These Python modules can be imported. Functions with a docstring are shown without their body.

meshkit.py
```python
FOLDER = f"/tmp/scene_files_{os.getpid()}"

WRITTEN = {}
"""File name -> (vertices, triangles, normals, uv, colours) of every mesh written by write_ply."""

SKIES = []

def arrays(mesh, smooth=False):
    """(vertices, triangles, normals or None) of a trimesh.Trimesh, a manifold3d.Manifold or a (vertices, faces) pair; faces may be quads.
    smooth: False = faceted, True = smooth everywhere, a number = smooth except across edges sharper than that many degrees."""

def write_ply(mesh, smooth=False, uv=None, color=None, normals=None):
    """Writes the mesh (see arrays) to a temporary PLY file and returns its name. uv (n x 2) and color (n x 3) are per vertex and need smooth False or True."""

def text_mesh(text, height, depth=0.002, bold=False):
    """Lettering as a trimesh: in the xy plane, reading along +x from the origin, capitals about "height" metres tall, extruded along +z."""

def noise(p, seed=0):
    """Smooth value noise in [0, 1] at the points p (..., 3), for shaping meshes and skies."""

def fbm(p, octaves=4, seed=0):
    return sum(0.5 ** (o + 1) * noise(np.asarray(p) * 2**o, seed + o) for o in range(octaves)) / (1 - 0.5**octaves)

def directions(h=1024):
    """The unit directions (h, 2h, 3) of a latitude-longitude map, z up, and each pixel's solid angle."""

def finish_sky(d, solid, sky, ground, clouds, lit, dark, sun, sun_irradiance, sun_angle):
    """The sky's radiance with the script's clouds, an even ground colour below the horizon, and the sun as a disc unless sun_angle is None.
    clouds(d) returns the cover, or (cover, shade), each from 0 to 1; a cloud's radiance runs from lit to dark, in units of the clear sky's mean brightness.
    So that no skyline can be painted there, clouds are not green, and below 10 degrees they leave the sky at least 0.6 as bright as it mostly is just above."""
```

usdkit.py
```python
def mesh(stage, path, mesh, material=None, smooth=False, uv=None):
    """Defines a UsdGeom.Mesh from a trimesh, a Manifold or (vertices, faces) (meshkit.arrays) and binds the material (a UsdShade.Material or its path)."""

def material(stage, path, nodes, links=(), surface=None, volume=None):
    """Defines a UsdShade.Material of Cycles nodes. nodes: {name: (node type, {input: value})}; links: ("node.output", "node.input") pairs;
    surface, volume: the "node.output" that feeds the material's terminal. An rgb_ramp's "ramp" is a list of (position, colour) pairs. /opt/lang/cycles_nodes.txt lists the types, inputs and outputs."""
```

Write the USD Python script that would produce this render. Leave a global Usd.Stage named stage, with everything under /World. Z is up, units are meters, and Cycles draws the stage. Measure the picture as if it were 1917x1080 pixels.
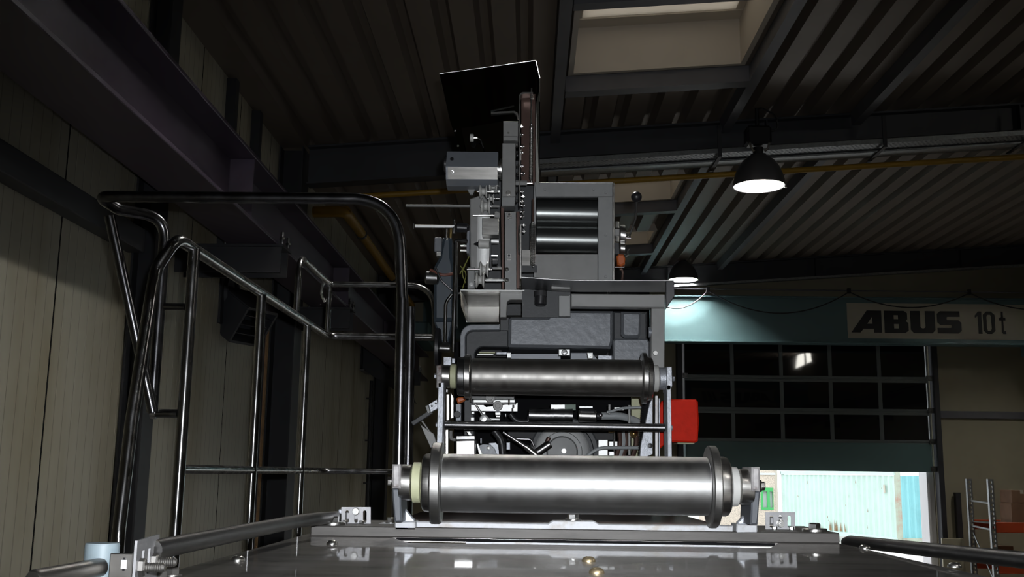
import math, random
import numpy as np, trimesh
import shapely.geometry as sg
from shapely import affinity
import usdkit, meshkit
from pxr import Usd, UsdGeom, UsdLux, Gf, Sdf, UsdShade

stage = Usd.Stage.CreateInMemory()
UsdGeom.SetStageUpAxis(stage, UsdGeom.Tokens.z)
UsdGeom.SetStageMetersPerUnit(stage, 1.0)
UsdGeom.Xform.Define(stage, '/World'); UsdGeom.Scope.Define(stage, '/World/Looks')
random.seed(7); RNG = np.random.default_rng(7)

# ------------------------------------------------------------------ camera, sky, flash, exposure
H = 2.6                                    # eye height above the hall floor
FPX, PW, PH = 1950.0, 1917, 1080
YAW, PITCH, ROLL = 0.0181688, 0.17489288, 0.01299927
CW = np.array([-math.sin(YAW)*math.cos(PITCH), math.cos(YAW)*math.cos(PITCH), math.sin(PITCH)])
_r = np.array([math.cos(YAW), math.sin(YAW), 0.0]); _u = np.cross(_r, CW)
CR = math.cos(ROLL)*_r + math.sin(ROLL)*_u
CU = -math.sin(ROLL)*_r + math.cos(ROLL)*_u
EYE = np.array([0.0, 0.0, H])
cam = UsdGeom.Camera.Define(stage, '/World/camera')
M = Gf.Matrix4d(*[float(x) for x in (*CR, 0, *CU, 0, *(-CW), 0, *EYE, 1)])
UsdGeom.Xformable(cam).AddTransformOp().Set(M)
cam.CreateHorizontalApertureAttr(36.0); cam.CreateVerticalApertureAttr(36.0*PH/PW)
cam.CreateFocalLengthAttr(36.0*FPX/PW); cam.CreateClippingRangeAttr(Gf.Vec2f(0.05, 500))
cam.CreateExposureAttr(0.0)

FLASH, LAMP, SKYL = 35000.0, 380.0, 1.7
fl = UsdLux.SphereLight.Define(stage, '/World/camera_flash')
fl.CreateRadiusAttr(0.014); fl.CreateIntensityAttr(FLASH); fl.CreateColorAttr(Gf.Vec3f(0.93, 0.96, 1.0))
_fp = math.radians(3.0); _fd = np.array([0.0, math.cos(_fp), math.sin(_fp)]); _fu = np.array([0.0, -math.sin(_fp), math.cos(_fp)])
UsdGeom.Xformable(fl).AddTransformOp().Set(Gf.Matrix4d(1, 0, 0, 0, *_fu, 0, *(-_fd), 0, 0.045, -0.02, H+0.055, 1))
sh = UsdLux.ShapingAPI.Apply(fl.GetPrim()); sh.CreateShapingConeAngleAttr(34.0); sh.CreateShapingConeSoftnessAttr(1.0)     # the flash head's beam

usdkit.material(stage, '/World/Looks/sky', {
    "tc": ("texture_coordinate", {}), "n": ("noise_texture", {"scale": 2.2, "detail": 5}),
    "r": ("rgb_ramp", {"ramp": [(0.35, (0.80, 0.90, 1.0)), (0.65, (1.0, 1.0, 1.0))]}),
    "b": ("background_shader", {"strength": SKYL})},
    [("tc.generated", "n.vector"), ("n.fac", "r.fac"), ("r.color", "b.color")], surface="b.background")
dome = UsdLux.DomeLight.Define(stage, '/World/sky_dome'); dome.CreateIntensityAttr(1.0)
UsdShade.MaterialBindingAPI.Apply(dome.GetPrim()).Bind(UsdShade.Material.Get(stage, '/World/Looks/sky'))

# ------------------------------------------------------------------ measuring helpers
def at(px, py, Y):
    """The point at depth Y (metres in front of the eye) that shows at a place of the photograph."""
    d = CW*FPX + CR*(px-PW/2) - CU*(py-PH/2)
    return EYE + d*(Y/d[1])
def X_(px, py, Y): return float(at(px, py, Y)[0])
def Z_(px, py, Y): return float(at(px, py, Y)[2])
def S(Y, py=800): return float(at(1000, py, Y)[0]-at(999, py, Y)[0])
def at_x(px, py, X):
    d = CW*FPX + CR*(px-PW/2) - CU*(py-PH/2); return EYE + d*(X/d[0])
RS = 0.07
def zroof(x): return H+3.672+RS*x
def on_roof(px, py, off=0.0):
    d = CW*FPX + CR*(px-PW/2) - CU*(py-PH/2); t = (3.672+off)/(d[2]-RS*d[0]); return EYE+d*t

# ------------------------------------------------------------------ mesh building
class MB:
    def __init__(self): self.v = []; self.f = []; self.n = 0
    def add(self, v, f):
        v = np.asarray(v, float); f = np.asarray(f, int)
        if len(f) and f.shape[1] == 4: f = np.vstack([f[:, [0, 1, 2]], f[:, [0, 2, 3]]])
        self.v.append(v); self.f.append(f+self.n); self.n += len(v); return self
    def tm(self, t): return self.add(t.vertices, t.faces)
    def get(self): return np.vstack(self.v), np.vstack(self.f)
    def obox(self, c, ax, h, b=0.0):
        c = np.asarray(c, float); ax = np.asarray(ax, float); h = np.asarray(h, float)
        s = np.array([[i, j, k] for i in (-1, 1) for j in (-1, 1) for k in (-1, 1)], float)
        b = min(b, 0.45*h.min())
        if b <= 0:
            f = [[0,1,3],[0,3,2],[4,6,7],[4,7,5],[0,4,5],[0,5,1],[2,3,7],[2,7,6],[0,2,6],[0,6,4],[1,5,7],[1,7,3]]
            return self.add(c+(s*h)@ax, f)
        p = np.vstack([s*(h-b*(np.array([1, 1, 1])-e)) for e in np.eye(3)])
        m = trimesh.convex.convex_hull(p); return self.add(c+m.vertices@ax, m.faces)
    def box(self, x0, x1, y0, y1, z0, z1, b=0.0):
        lo = np.minimum([x0, y0, z0], [x1, y1, z1]); hi = np.maximum([x0, y0, z0], [x1, y1, z1])
        return self.obox((lo+hi)/2, np.eye(3), (hi-lo)/2, b)
    def slope(self, x0, x1, y0, y1, a, b):
        """a bar that follows the roof's fall: a, b are heights below the sheet."""
        v = [[x, y, zroof(x)+o] for x in (x0, x1) for y in (y0, y1) for o in (a, b)]
        return self.add(v, [[0,1,3],[0,3,2],[4,6,7],[4,7,5],[0,4,5],[0,5,1],[2,3,7],[2,7,6],[0,2,6],[0,6,4],[1,5,7],[1,7,3]])
    def lathe(self, p0, axis, prof, n=32, a0=0.0, cap=True):
        p0 = np.asarray(p0, float); a = np.asarray(axis, float); a = a/np.linalg.norm(a)
        u = np.cross(a, [0, 0, 1.0] if abs(a[2]) < .9 else [1.0, 0, 0]); u /= np.linalg.norm(u); w = np.cross(a, u)
        t = a0+np.linspace(0, 2*np.pi, n, endpoint=False); ring = np.cos(t)[:, None]*u+np.sin(t)[:, None]*w
        V = []; F = []; m = len(prof)
        for s, r in prof: V.append(p0+a*s+ring*max(r, 1e-5))
        for i in range(m-1):
            for k in range(n):
                q = (k+1) % n; A, B, C, D = i*n+k, i*n+q, (i+1)*n+q, (i+1)*n+k
                F += [[A, B, C], [A, C, D]]
        V = np.vstack(V)
        if not cap: return self.add(V, F)
        c0 = len(V); V = np.vstack([V, p0+a*prof[0][0], p0+a*prof[-1][0]])
        for k in range(n):
            q = (k+1) % n; F.append([c0, q, k]); F.append([c0+1, (m-1)*n+k, (m-1)*n+q])
        return self.add(V, F)
    def cyl(self, p0, p1, r, n=24, b=0.0, r1=None):
        p0 = np.asarray(p0, float); p1 = np.asarray(p1, float); L = np.linalg.norm(p1-p0); r1 = r if r1 is None else r1
        if b: prof = [(0, r-b), (b, r), (L-b, r1), (L, r1-b)]
        else: prof = [(0, r), (L, r1)]
        return self.lathe(p0, p1-p0, prof, n)
    def tube(self, path, r, n=14):
        P = np.asarray(path, float); T = np.gradient(P, axis=0); T /= np.linalg.norm(T, axis=1)[:, None]
        u = np.cross(T[0], [0.13, 0.2, 1.0]); u /= np.linalg.norm(u); V = []
        t = np.linspace(0, 2*np.pi, n, endpoint=False); R = np.broadcast_to(r, len(P))
        for i in range(len(P)):
            u = u-T[i]*(u@T[i]); u /= np.linalg.norm(u); w = np.cross(T[i], u)
            V.append(P[i]+R[i]*(np.cos(t)[:, None]*u+np.sin(t)[:, None]*w))
        V = np.vstack(V+[P[:1], P[-1:]]); F = []; m = len(P)
        for i in range(m-1):
            for k in range(n):
                q = (k+1) % n; F += [[i*n+k, i*n+q, (i+1)*n+q], [i*n+k, (i+1)*n+q, (i+1)*n+k]]
        for k in range(n):
            q = (k+1) % n; F.append([m*n, q, k]); F.append([m*n+1, (m-1)*n+k, (m-1)*n+q])
        return self.add(V, F)
    def hexa(self, p, axis, r, h, a0=0.3):
        return self.lathe(p, axis, [(0, r*.96), (h*.12, r), (h*.8, r), (h, r*.86)], 6, a0)
    def bolt(self, p, axis, r, h=None, washer=True):
        h = h or r*0.8; a = np.asarray(axis, float)/np.linalg.norm(axis); p = np.asarray(p, float)
        if washer: self.lathe(p, a, [(0, r*1.35), (h*.22, r*1.35)], 20); p = p+a*h*.22
        return self.hexa(p, a, r, h)
    def ball(self, p, r, n=2):
        t = trimesh.creation.icosphere(n, r); return self.add(t.vertices+np.asarray(p, float), t.faces)
    def prism(self, poly, fn, holes=()):
        """poly in 2D; fn maps (u, v, w) arrays to points, w = 0 at the front and 1 at the back."""
        g = sg.Polygon(poly, holes)
        if not g.is_valid: g = g.buffer(0)
        t = trimesh.creation.extrude_polygon(g, 1.0, engine='earcut'); v = t.vertices
        return self.add(fn(v[:, 0], v[:, 1], v[:, 2]), t.faces)
    def xz(self, poly, y0, y1, holes=(), b=0.0):
        """a plate seen from the front: outline in (x, z), from y0 back to y1, its front edge chamfered by b."""
        if b and not holes:
            g = sg.Polygon(poly); q = g.buffer(-b, join_style=2)
            if q.geom_type == 'Polygon' and len(q.exterior.coords) == len(g.exterior.coords):
                g = sg.polygon.orient(g); q = sg.polygon.orient(q)
                A = np.array(g.exterior.coords)[:-1]; B = np.array(q.exterior.coords)[:-1]
                k = np.argmin([np.abs(np.roll(B, -i, 0)-A).sum() for i in range(len(B))]); B = np.roll(B, -k, 0); n = len(A)
                self.prism(A, lambda u, v, w: np.c_[u, (y0+b)+(y1-y0-b)*w, v])
                V = np.vstack([np.c_[A[:, 0], np.full(n, y0+b), A[:, 1]], np.c_[B[:, 0], np.full(n, y0), B[:, 1]]])
                F = [f for i in range(n) for f in ([i, (i+1) % n, n+(i+1) % n], [i, n+(i+1) % n, n+i])]
                self.add(V, F)
                t = trimesh.creation.triangulate_polygon(q, engine='earcut')
                self.add(np.c_[t[0][:, 0], np.full(len(t[0]), y0), t[0][:, 1]], t[1]); return self
        return self.prism(poly, lambda u, v, w: np.c_[u, y0+(y1-y0)*w, v], holes)
    def px(self, pts, Y0, Y1, holes=(), b=0.0):
        f = lambda L: [(X_(x, y, Y0), Z_(x, y, Y0)) for x, y in L]
        return self.xz(f(pts), Y0, Y1, [f(h) for h in holes], b)
    def pbox(self, xa, ya, xb, yb, Y0, Y1, b=0.0):
        """box whose front face shows between two corners of the photograph."""
        ym, xm = (ya+yb)/2, (xa+xb)/2
        return self.box(X_(xa, ym, Y0), X_(xb, ym, Y0), Y0, Y1, Z_(xm, yb, Y0), Z_(xm, ya, Y0), b)
    def spring(self, p0, p1, R, r, turns, n=6, seg=12):
        p0 = np.asarray(p0, float); p1 = np.asarray(p1, float); a = p1-p0; L = np.linalg.norm(a); a /= L
        u = np.cross(a, [1.0, 0.1, 0]); u /= np.linalg.norm(u); w = np.cross(a, u)
        t = np.linspace(0, 1, int(turns*seg)); th = 2*np.pi*turns*t
        return self.tube(p0+a*(L*t)[:, None]+R*(np.cos(th)[:, None]*u+np.sin(th)[:, None]*w), r, n)

def fillet(P, r, n=8):
    P = [np.asarray(p, float) for p in P]; R = np.broadcast_to(r, len(P)); out = [P[0]]
    for i in range(1, len(P)-1):
        a, b, c = P[i-1], P[i], P[i+1]; d1 = a-b; d2 = c-b; l1 = np.linalg.norm(d1); l2 = np.linalg.norm(d2)
        ang = math.acos(np.clip(d1@d2/(l1*l2), -1, 1)); k = min(R[i]/max(math.tan(ang/2), 1e-3), .48*l1, .48*l2)
        p, q = b+d1/l1*k, b+d2/l2*k
        for t in np.linspace(0, 1, n): out.append((1-t)**2*p+2*t*(1-t)*b+t*t*q)
    out.append(P[-1]); return out

# ------------------------------------------------------------------ materials
MATS = {}
def lin(c): return tuple(((x/255+0.055)/1.055)**2.4 if x > 10 else x/255/12.92 for x in c)
def mat(name, col, rough=.5, metal=0.0, var=.0, vs=6.0, bump=.0, bs=60.0, stretch=(1, 1, 1), aniso=0.0, rv=0.0, spec=.5, dark=None, extra=None):
    nodes = {"p": ("principled_bsdf", {"roughness": rough, "metallic": metal, "base_color": col, "specular_ior_level": spec, "anisotropic": aniso, **(extra or {})})}
    links = []
    if var or bump or rv:
        nodes["g"] = ("texture_coordinate", {}); nodes["m"] = ("mapping", {"scale": stretch}); links.append(("g.object", "m.vector"))
    if var:
        d = dark or tuple(x*(1-var) for x in col); l = tuple(min(1, x*(1+var*.6)) for x in col)
        nodes["n"] = ("noise_texture", {"scale": vs, "detail": 5, "roughness": .6}); nodes["r"] = ("rgb_ramp", {"ramp": [(.32, d), (.5, col), (.72, l)]})
        links += [("m.vector", "n.vector"), ("n.fac", "r.fac"), ("r.color", "p.base_color")]
    if rv:
        nodes["n2"] = ("noise_texture", {"scale": vs*1.7, "detail": 4}); nodes["r2"] = ("map_range", {"from_min": .3, "from_max": .7, "to_min": rough*(1-rv), "to_max": rough*(1+rv)})
        links += [("m.vector", "n2.vector"), ("n2.fac", "r2.value"), ("r2.result", "p.roughness")]
    if bump:
        nodes["n3"] = ("noise_texture", {"scale": bs, "detail": 4}); nodes["b"] = ("bump", {"strength": bump, "distance": .002})
        links += [("m.vector", "n3.vector"), ("n3.fac", "b.height"), ("b.normal", "p.normal")]
    if aniso:
        nodes["t"] = ("tangent", {"direction_type": "radial", "axis": "x"}); links.append(("t.tangent", "p.tangent")); nodes["p"][1]["anisotropic_rotation"] = .25
    MATS[name] = usdkit.material(stage, '/World/Looks/'+name, nodes, links, surface="p.BSDF"); return MATS[name]
def emit(name, col, s):
    MATS[name] = usdkit.material(stage, '/World/Looks/'+name, {"e": ("emission", {"color": col, "strength": s})}, [], surface="e.emission")

# ------------------------------------------------------------------ prims
USED = {}
def num(parent, name):
    k = (parent, name); USED[k] = USED.get(k, -1)+1
    return name if USED[k] == 0 else f"{name}_{USED[k]:03d}"
def cd(prim, **kw):
    for k, v in kw.items():
        if v: prim.SetCustomDataByKey(k, v)
def put(path, mb, m, off=None, smooth=32):
    v, f = mb.get() if isinstance(mb, MB) else mb
    if off is not None: v = v-off
    return usdkit.mesh(stage, path, (v, f), MATS[m], smooth=smooth)
THINGS = []
class Thing:
    """a thing: an Xform at its base; its parts are Mesh children, sub-parts children of those."""
    def __init__(self, name, label, cat, group=None, kind=None):
        self.path = '/World/'+num('/World', name); self.c = dict(label=label, category=cat, group=group, kind=kind); self.parts = []; THINGS.append(self)
    def part(self, name, mb, m, label=None, parent=None, smooth=32, kind=None):
        base = parent or self.path; p = base+'/'+num(base, name); self.parts.append((p, mb, m, label, smooth, kind)); return p
    def done(self):
        allv = np.vstack([p[1].get()[0] for p in self.parts]); lo, hi = allv.min(0), allv.max(0)
        off = np.array([(lo[0]+hi[0])/2, (lo[1]+hi[1])/2, lo[2]])
        x = UsdGeom.Xform.Define(stage, self.path); x.AddTranslateOp().Set(Gf.Vec3d(*map(float, off))); cd(x.GetPrim(), **self.c)
        for p, mb, m, label, sm, kind in self.parts:
            g = put(p, mb, m, off, sm); cd(g.GetPrim(), label=label, kind=kind)
def single(name, mb, m, label, cat, group=None, kind=None, smooth=32):
    p = '/World/'+num('/World', name); g = put(p, mb, m, None, smooth); cd(g.GetPrim(), label=label, category=cat, group=group, kind=kind); return p
def struct(name, mb, m, label=None, cat=None, smooth=32):
    p = '/World/'+num('/World', name); g = put(p, mb, m, None, smooth); cd(g.GetPrim(), kind='structure', label=label, category=cat); return p
def child(parent, name, mb, m, label=None, smooth=32, kind=None):
    p = parent+'/'+num(parent, name); g = put(p, mb, m, None, smooth); cd(g.GetPrim(), label=label, kind=kind); return p
# ------------------------------------------------------------------ looks
mat('concrete', (.10, .094, .085), .8, var=.25, vs=1.5)
mat('yard', (.55, .53, .5), .9, var=.15, vs=2)
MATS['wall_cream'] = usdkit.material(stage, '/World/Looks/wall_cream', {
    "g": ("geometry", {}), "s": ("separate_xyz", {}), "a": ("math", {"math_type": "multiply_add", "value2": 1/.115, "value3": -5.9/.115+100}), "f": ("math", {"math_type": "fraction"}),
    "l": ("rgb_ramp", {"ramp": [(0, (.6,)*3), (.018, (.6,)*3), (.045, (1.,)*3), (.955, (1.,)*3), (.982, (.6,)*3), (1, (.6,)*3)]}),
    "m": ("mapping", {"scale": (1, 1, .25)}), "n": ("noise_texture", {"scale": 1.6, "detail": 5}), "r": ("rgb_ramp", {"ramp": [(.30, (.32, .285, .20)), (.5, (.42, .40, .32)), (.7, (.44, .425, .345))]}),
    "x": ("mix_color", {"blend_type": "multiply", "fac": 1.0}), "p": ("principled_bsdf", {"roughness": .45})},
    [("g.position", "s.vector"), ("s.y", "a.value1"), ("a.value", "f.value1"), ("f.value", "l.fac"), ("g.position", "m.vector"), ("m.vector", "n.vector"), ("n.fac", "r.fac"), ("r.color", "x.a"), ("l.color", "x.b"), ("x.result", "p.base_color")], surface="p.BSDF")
mat('gasket', (.012, .012, .012), .9, spec=.1)
mat('wall_seam', (.03, .03, .03), .8)
mat('wall_plain', (.34, .31, .22), .6, var=.08, vs=1.0)
mat('wall_dark', (.10, .10, .09), .8)
mat('roof_sheet', (.22, .18, .15), .5, .3, var=.12, vs=.6)
mat('steel_dark', (.025, .026, .031), .55, .0, var=.2, vs=2.0)
mat('steel_beam', (.045, .047, .054), .5, .0, var=.2, vs=1.5)
mat('steel_grey', (.12, .12, .135), .5, .0, var=.15, vs=2.0)
mat('girder_purple', (.060, .045, .068), .5, 0, var=.15, vs=1.2)
mat('shaft_cream', (.62, .56, .48), .6, var=.05, vs=1.0)
MATS['opal'] = usdkit.material(stage, '/World/Looks/opal', {"d": ("diffuse_bsdf", {"color": (.45, .42, .38)}), "t": ("translucent_bsdf", {"color": (.30, .28, .25)}), "a": ("add_closure", {})},
    [("d.BSDF", "a.closure1"), ("t.BSDF", "a.closure2")], surface="a.closure")
mat('pipe_yellow', (.32, .18, .014), .45)
mat('galv', (.30, .315, .32), .42, .7, var=.2, vs=25)
mat('crane_paint', (.105, .18, .195), .42, var=.05, vs=1.0)
mat('sign_cream', (.50, .47, .39), .5)
mat('ink_black', (.012, .012, .016), .5)
mat('cable', (.012, .012, .013), .5)
mat('lamp_shade', (.16, .16, .17), .35, .6)
mat('lamp_inner', (.9, .9, .9), .5, 1.0)
emit('lamp_glow', (1.0, .98, .93), LAMP)
emit('window_glow', (1.0, .97, .88), 12.0)
mat('door_green', (.10, .17, .17), .45, var=.06, vs=1.5)
mat('door_rail', (.16, .18, .18), .4, .4)
MATS['pane_dark'] = usdkit.material(stage, '/World/Looks/pane_dark', {
    "g": ("texture_coordinate", {}), "n": ("noise_texture", {"scale": 2.2, "detail": 1}), "b": ("bump", {"strength": .012, "distance": .02}),
    "p": ("principled_bsdf", {"base_color": (.010, .010, .012), "roughness": .03, "specular_ior_level": 1.0})},
    [("g.object", "n.vector"), ("n.fac", "b.height"), ("b.normal", "p.normal")], surface="p.BSDF")
mat('white_paint', (.78, .77, .78), .5)
mat('container_pale', (.56, .74, .67), .55, var=.08, vs=1.2)
mat('container_blue', (.25, .58, .62), .55, var=.12, vs=1.0)
mat('container_post', (.40, .45, .36), .7, var=.3, vs=3, dark=(.42, .28, .22))
mat('rust', (.30, .18, .09), .85, var=.3, vs=12)
mat('render_wall', (.62, .55, .46), .9, var=.35, vs=25, bump=.4, bs=60)
mat('frame_green', (.06, .42, .12), .5)
mat('curtain', (.62, .66, .68), .8)
mat('rack_red', (.55, .075, .02), .45, var=.1, vs=5)
mat('cardboard', (.22, .12, .07), .85, var=.12, vs=4)
mat('chrome_tube', (.25, .25, .25), .22, 1.0, var=.06, vs=8, rv=.25)
mat('tube_dark', (.15, .15, .16), .24, 1.0, var=.08, vs=8, rv=.2)
mat('roller_steel', (.46, .46, .455), .55, 1.0, var=.03, vs=7, stretch=(4, .4, .4), aniso=.6, rv=.1)
mat('roller_steel_rear', (.48, .465, .44), .55, 1.0, var=.05, vs=7, stretch=(4, .4, .4), aniso=.6, rv=.1)
mat('machined', (.50, .49, .47), .32, 1.0, var=.06, vs=30, stretch=(.3, 1, 2), rv=.1)
mat('machined_dark', (.24, .24, .24), .34, 1.0, var=.15, vs=14, rv=.2)
mat('bright_steel', (.78, .78, .77), .26, 1.0, var=.05, vs=20)
mat('zinc', (.45, .47, .51), .5, .6, var=.25, vs=60, bump=.5, bs=160)
mat('worn_paint', (.44, .45, .47), .55, .2, var=.16, vs=30, bump=.35, bs=70, dark=(.36, .34, .32))
mat('chipped', (.30, .29, .29), .6, .1, var=.6, vs=34, dark=(.09, .055, .045), bump=.3, bs=50)
mat('plastic_cream', (.46, .47, .30), .55, var=.08, vs=14)
mat('plastic_white', (.50, .50, .48), .5, var=.06, vs=14)
mat('block_blue_white', (.30, .38, .43), .45, var=.04, vs=8, extra={"subsurface_weight": .3, "subsurface_radius": (.01, .012, .015), "subsurface_scale": .5})
mat('deck_steel', (.27, .258, .247), .34, .9, var=.06, vs=3, stretch=(1, 2.5, 1), rv=.15, extra={"coat_weight": .6, "coat_roughness": .035})
mat('bar_steel', (.085, .08, .075), .55, .35, var=.25, vs=14, stretch=(.6, 3, 3), bump=.1, bs=60)
mat('slot_dark', (.008, .008, .009), .9, spec=.08)
mat('cast_grey', (.15, .16, .175), .42, .2, var=.14, vs=7, bump=.55, bs=42)
mat('cast_dark', (.045, .048, .052), .55, .0, var=.12, vs=8, bump=.3, bs=60)
mat('plate_grey', (.235, .24, .24), .5, .15, var=.10, vs=10)
mat('plate_light', (.24, .24, .235), .5, .15, var=.12, vs=9)
mat('plate_slate', (.19, .205, .23), .42, .15, var=.10, vs=6)
mat('mirror_dark', (.13, .13, .14), .05, 1.0, rv=.3, var=.05, vs=5)
mat('sheet_steel', (.46, .45, .43), .30, 1.0, var=.08, vs=5, stretch=(.5, 1, 3), rv=.15)
mat('sheet_dark', (.10, .10, .105), .34, .8, var=.12, vs=5)
mat('black_plastic', (.014, .014, .016), .4)
mat('black_rubber', (.02, .02, .022), .65)
mat('bronze_brown', (.10, .06, .05), .4, .5)
mat('red_box', (.62, .018, .004), .6, spec=.15, var=.10, vs=30, bump=.2, bs=140)
mat('orange', (.45, .10, .02), .45)
mat('blue_motor', (.035, .048, .062), .5, var=.1, vs=8)
mat('hose_grey', (.30, .32, .33), .45)
mat('hose_black', (.02, .02, .022), .4)
mat('wire_yellow', (.16, .16, .03), .5)
mat('white_part', (.88, .89, .88), .5, .55, var=.05, vs=12)
mat('brass', (.70, .50, .22), .3, 1.0)
mat('teal_panel', (.18, .24, .20), .6)
mat('hose_rust', (.14, .05, .035), .6)
mat('zinc_dull', (.30, .30, .31), .5, .5, var=.15, vs=30)
mat('stand_slate', (.085, .092, .105), .55, .1, var=.12, vs=12)
mat('machined_mid', (.34, .335, .325), .40, 1.0, var=.10, vs=14, rv=.15)
mat('rod_steel', (.36, .36, .37), .30, 1.0, var=.05, vs=9, rv=.15)
mat('brass_dull', (.50, .40, .25), .42, .9)
mat('rod_dark', (.10, .098, .095), .38, .9, var=.25, vs=16)
mat('machined_soft', (.30, .29, .275), .45, 1.0, var=.12, vs=18)
mat('edge_steel', (.10, .10, .09), .5, .8)
# ------------------------------------------------------------------ the hall
WX0, WX1, WY0, WY1 = -2.75, 9.6, -4.0, 20.0
struct('floor', MB().box(WX0-.2, WX1+.2, WY0-.2, WY1+.2, -.2, 0), 'concrete')
# left wall: ribbed metal panels with open joints
wl = struct('wall_left', MB().box(WX0-.2, WX0-.055, WY0-.2, WY1+.2, 0, zroof(WX0)+.3), 'wall_seam')
def rib_panel(y0, y1, x, z0, z1, pitch=.115):
    g = .011; n = max(1, round((y1-y0)/pitch)); ys = np.linspace(y0+g, y1-g, n+1); P = [(ys[0], -.05)]
    P.append((ys[0], 0))
    for k in range(1, n): P += [(ys[k]-.0015, 0), (ys[k], -.001), (ys[k]+.0015, 0)]
    P += [(ys[-1], 0), (ys[-1], -.05)]
    return MB().prism(P, lambda u, v, w: np.c_[x+v, u, z0+(z1-z0)*w])
for k in range(-9, 13):
    y0 = 5.9+1.15*k; y1 = min(y0+1.15, WY1)
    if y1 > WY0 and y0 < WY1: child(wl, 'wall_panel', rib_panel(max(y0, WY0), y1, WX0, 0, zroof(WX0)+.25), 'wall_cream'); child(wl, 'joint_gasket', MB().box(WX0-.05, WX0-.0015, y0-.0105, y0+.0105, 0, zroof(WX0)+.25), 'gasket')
# far wall with the big door's opening
DX0, DX1, DZ = X_(1276, 780, 20), X_(1744, 780, 20), H+2.75
wb = struct('wall_back', MB().box(WX0-.2, DX0, WY1, WY1+.25, 0, 7.6).box(DX1, WX1+.2, WY1, WY1+.25, 0, 7.6).box(DX0, DX1, WY1, WY1+.25, DZ, 7.6), 'wall_plain')
zt = Z_(1830, 777, 20)
struct('trim_1', MB().box(DX1+.12, WX1, WY1-.05, WY1, zt-.07, zt+.07, .01), 'steel_grey', label=None)
# right wall with the high strip window that is mirrored in the door panes
wy = [(1.9, 3.1), (3.25, 4.35)]; wz = (H+3.77, H+4.33)
b = MB().box(WX1, WX1+.25, WY0-.2, WY1+.2, 0, wz[0]).box(WX1, WX1+.25, WY0-.2, WY1+.2, wz[1], 7.6)
b.box(WX1, WX1+.25, WY0-.2, wy[0][0], *wz).box(WX1, WX1+.25, wy[0][1], wy[1][0], *wz).box(WX1, WX1+.25, wy[1][1], WY1+.2, *wz)
struct('wall_right', b, 'wall_plain')
for i, (a, c) in enumerate(wy):
    w = struct(f'window_{i+3}', MB().box(WX1+.02, WX1+.06, a, a+.05, *wz).box(WX1+.02, WX1+.06, c-.05, c, *wz).box(WX1+.02, WX1+.06, a, c, wz[0], wz[0]+.05).box(WX1+.02, WX1+.06, a, c, wz[1]-.05, wz[1]), 'steel_grey')
    child(w, 'pane', MB().box(WX1+.03, WX1+.05, a+.05, c-.05, wz[0]+.05, wz[1]-.05), 'window_glow')
struct('wall_front', MB().box(WX0-.2, WX1+.2, WY0-.25, WY0, 0, 7.6), 'wall_plain')

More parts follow.
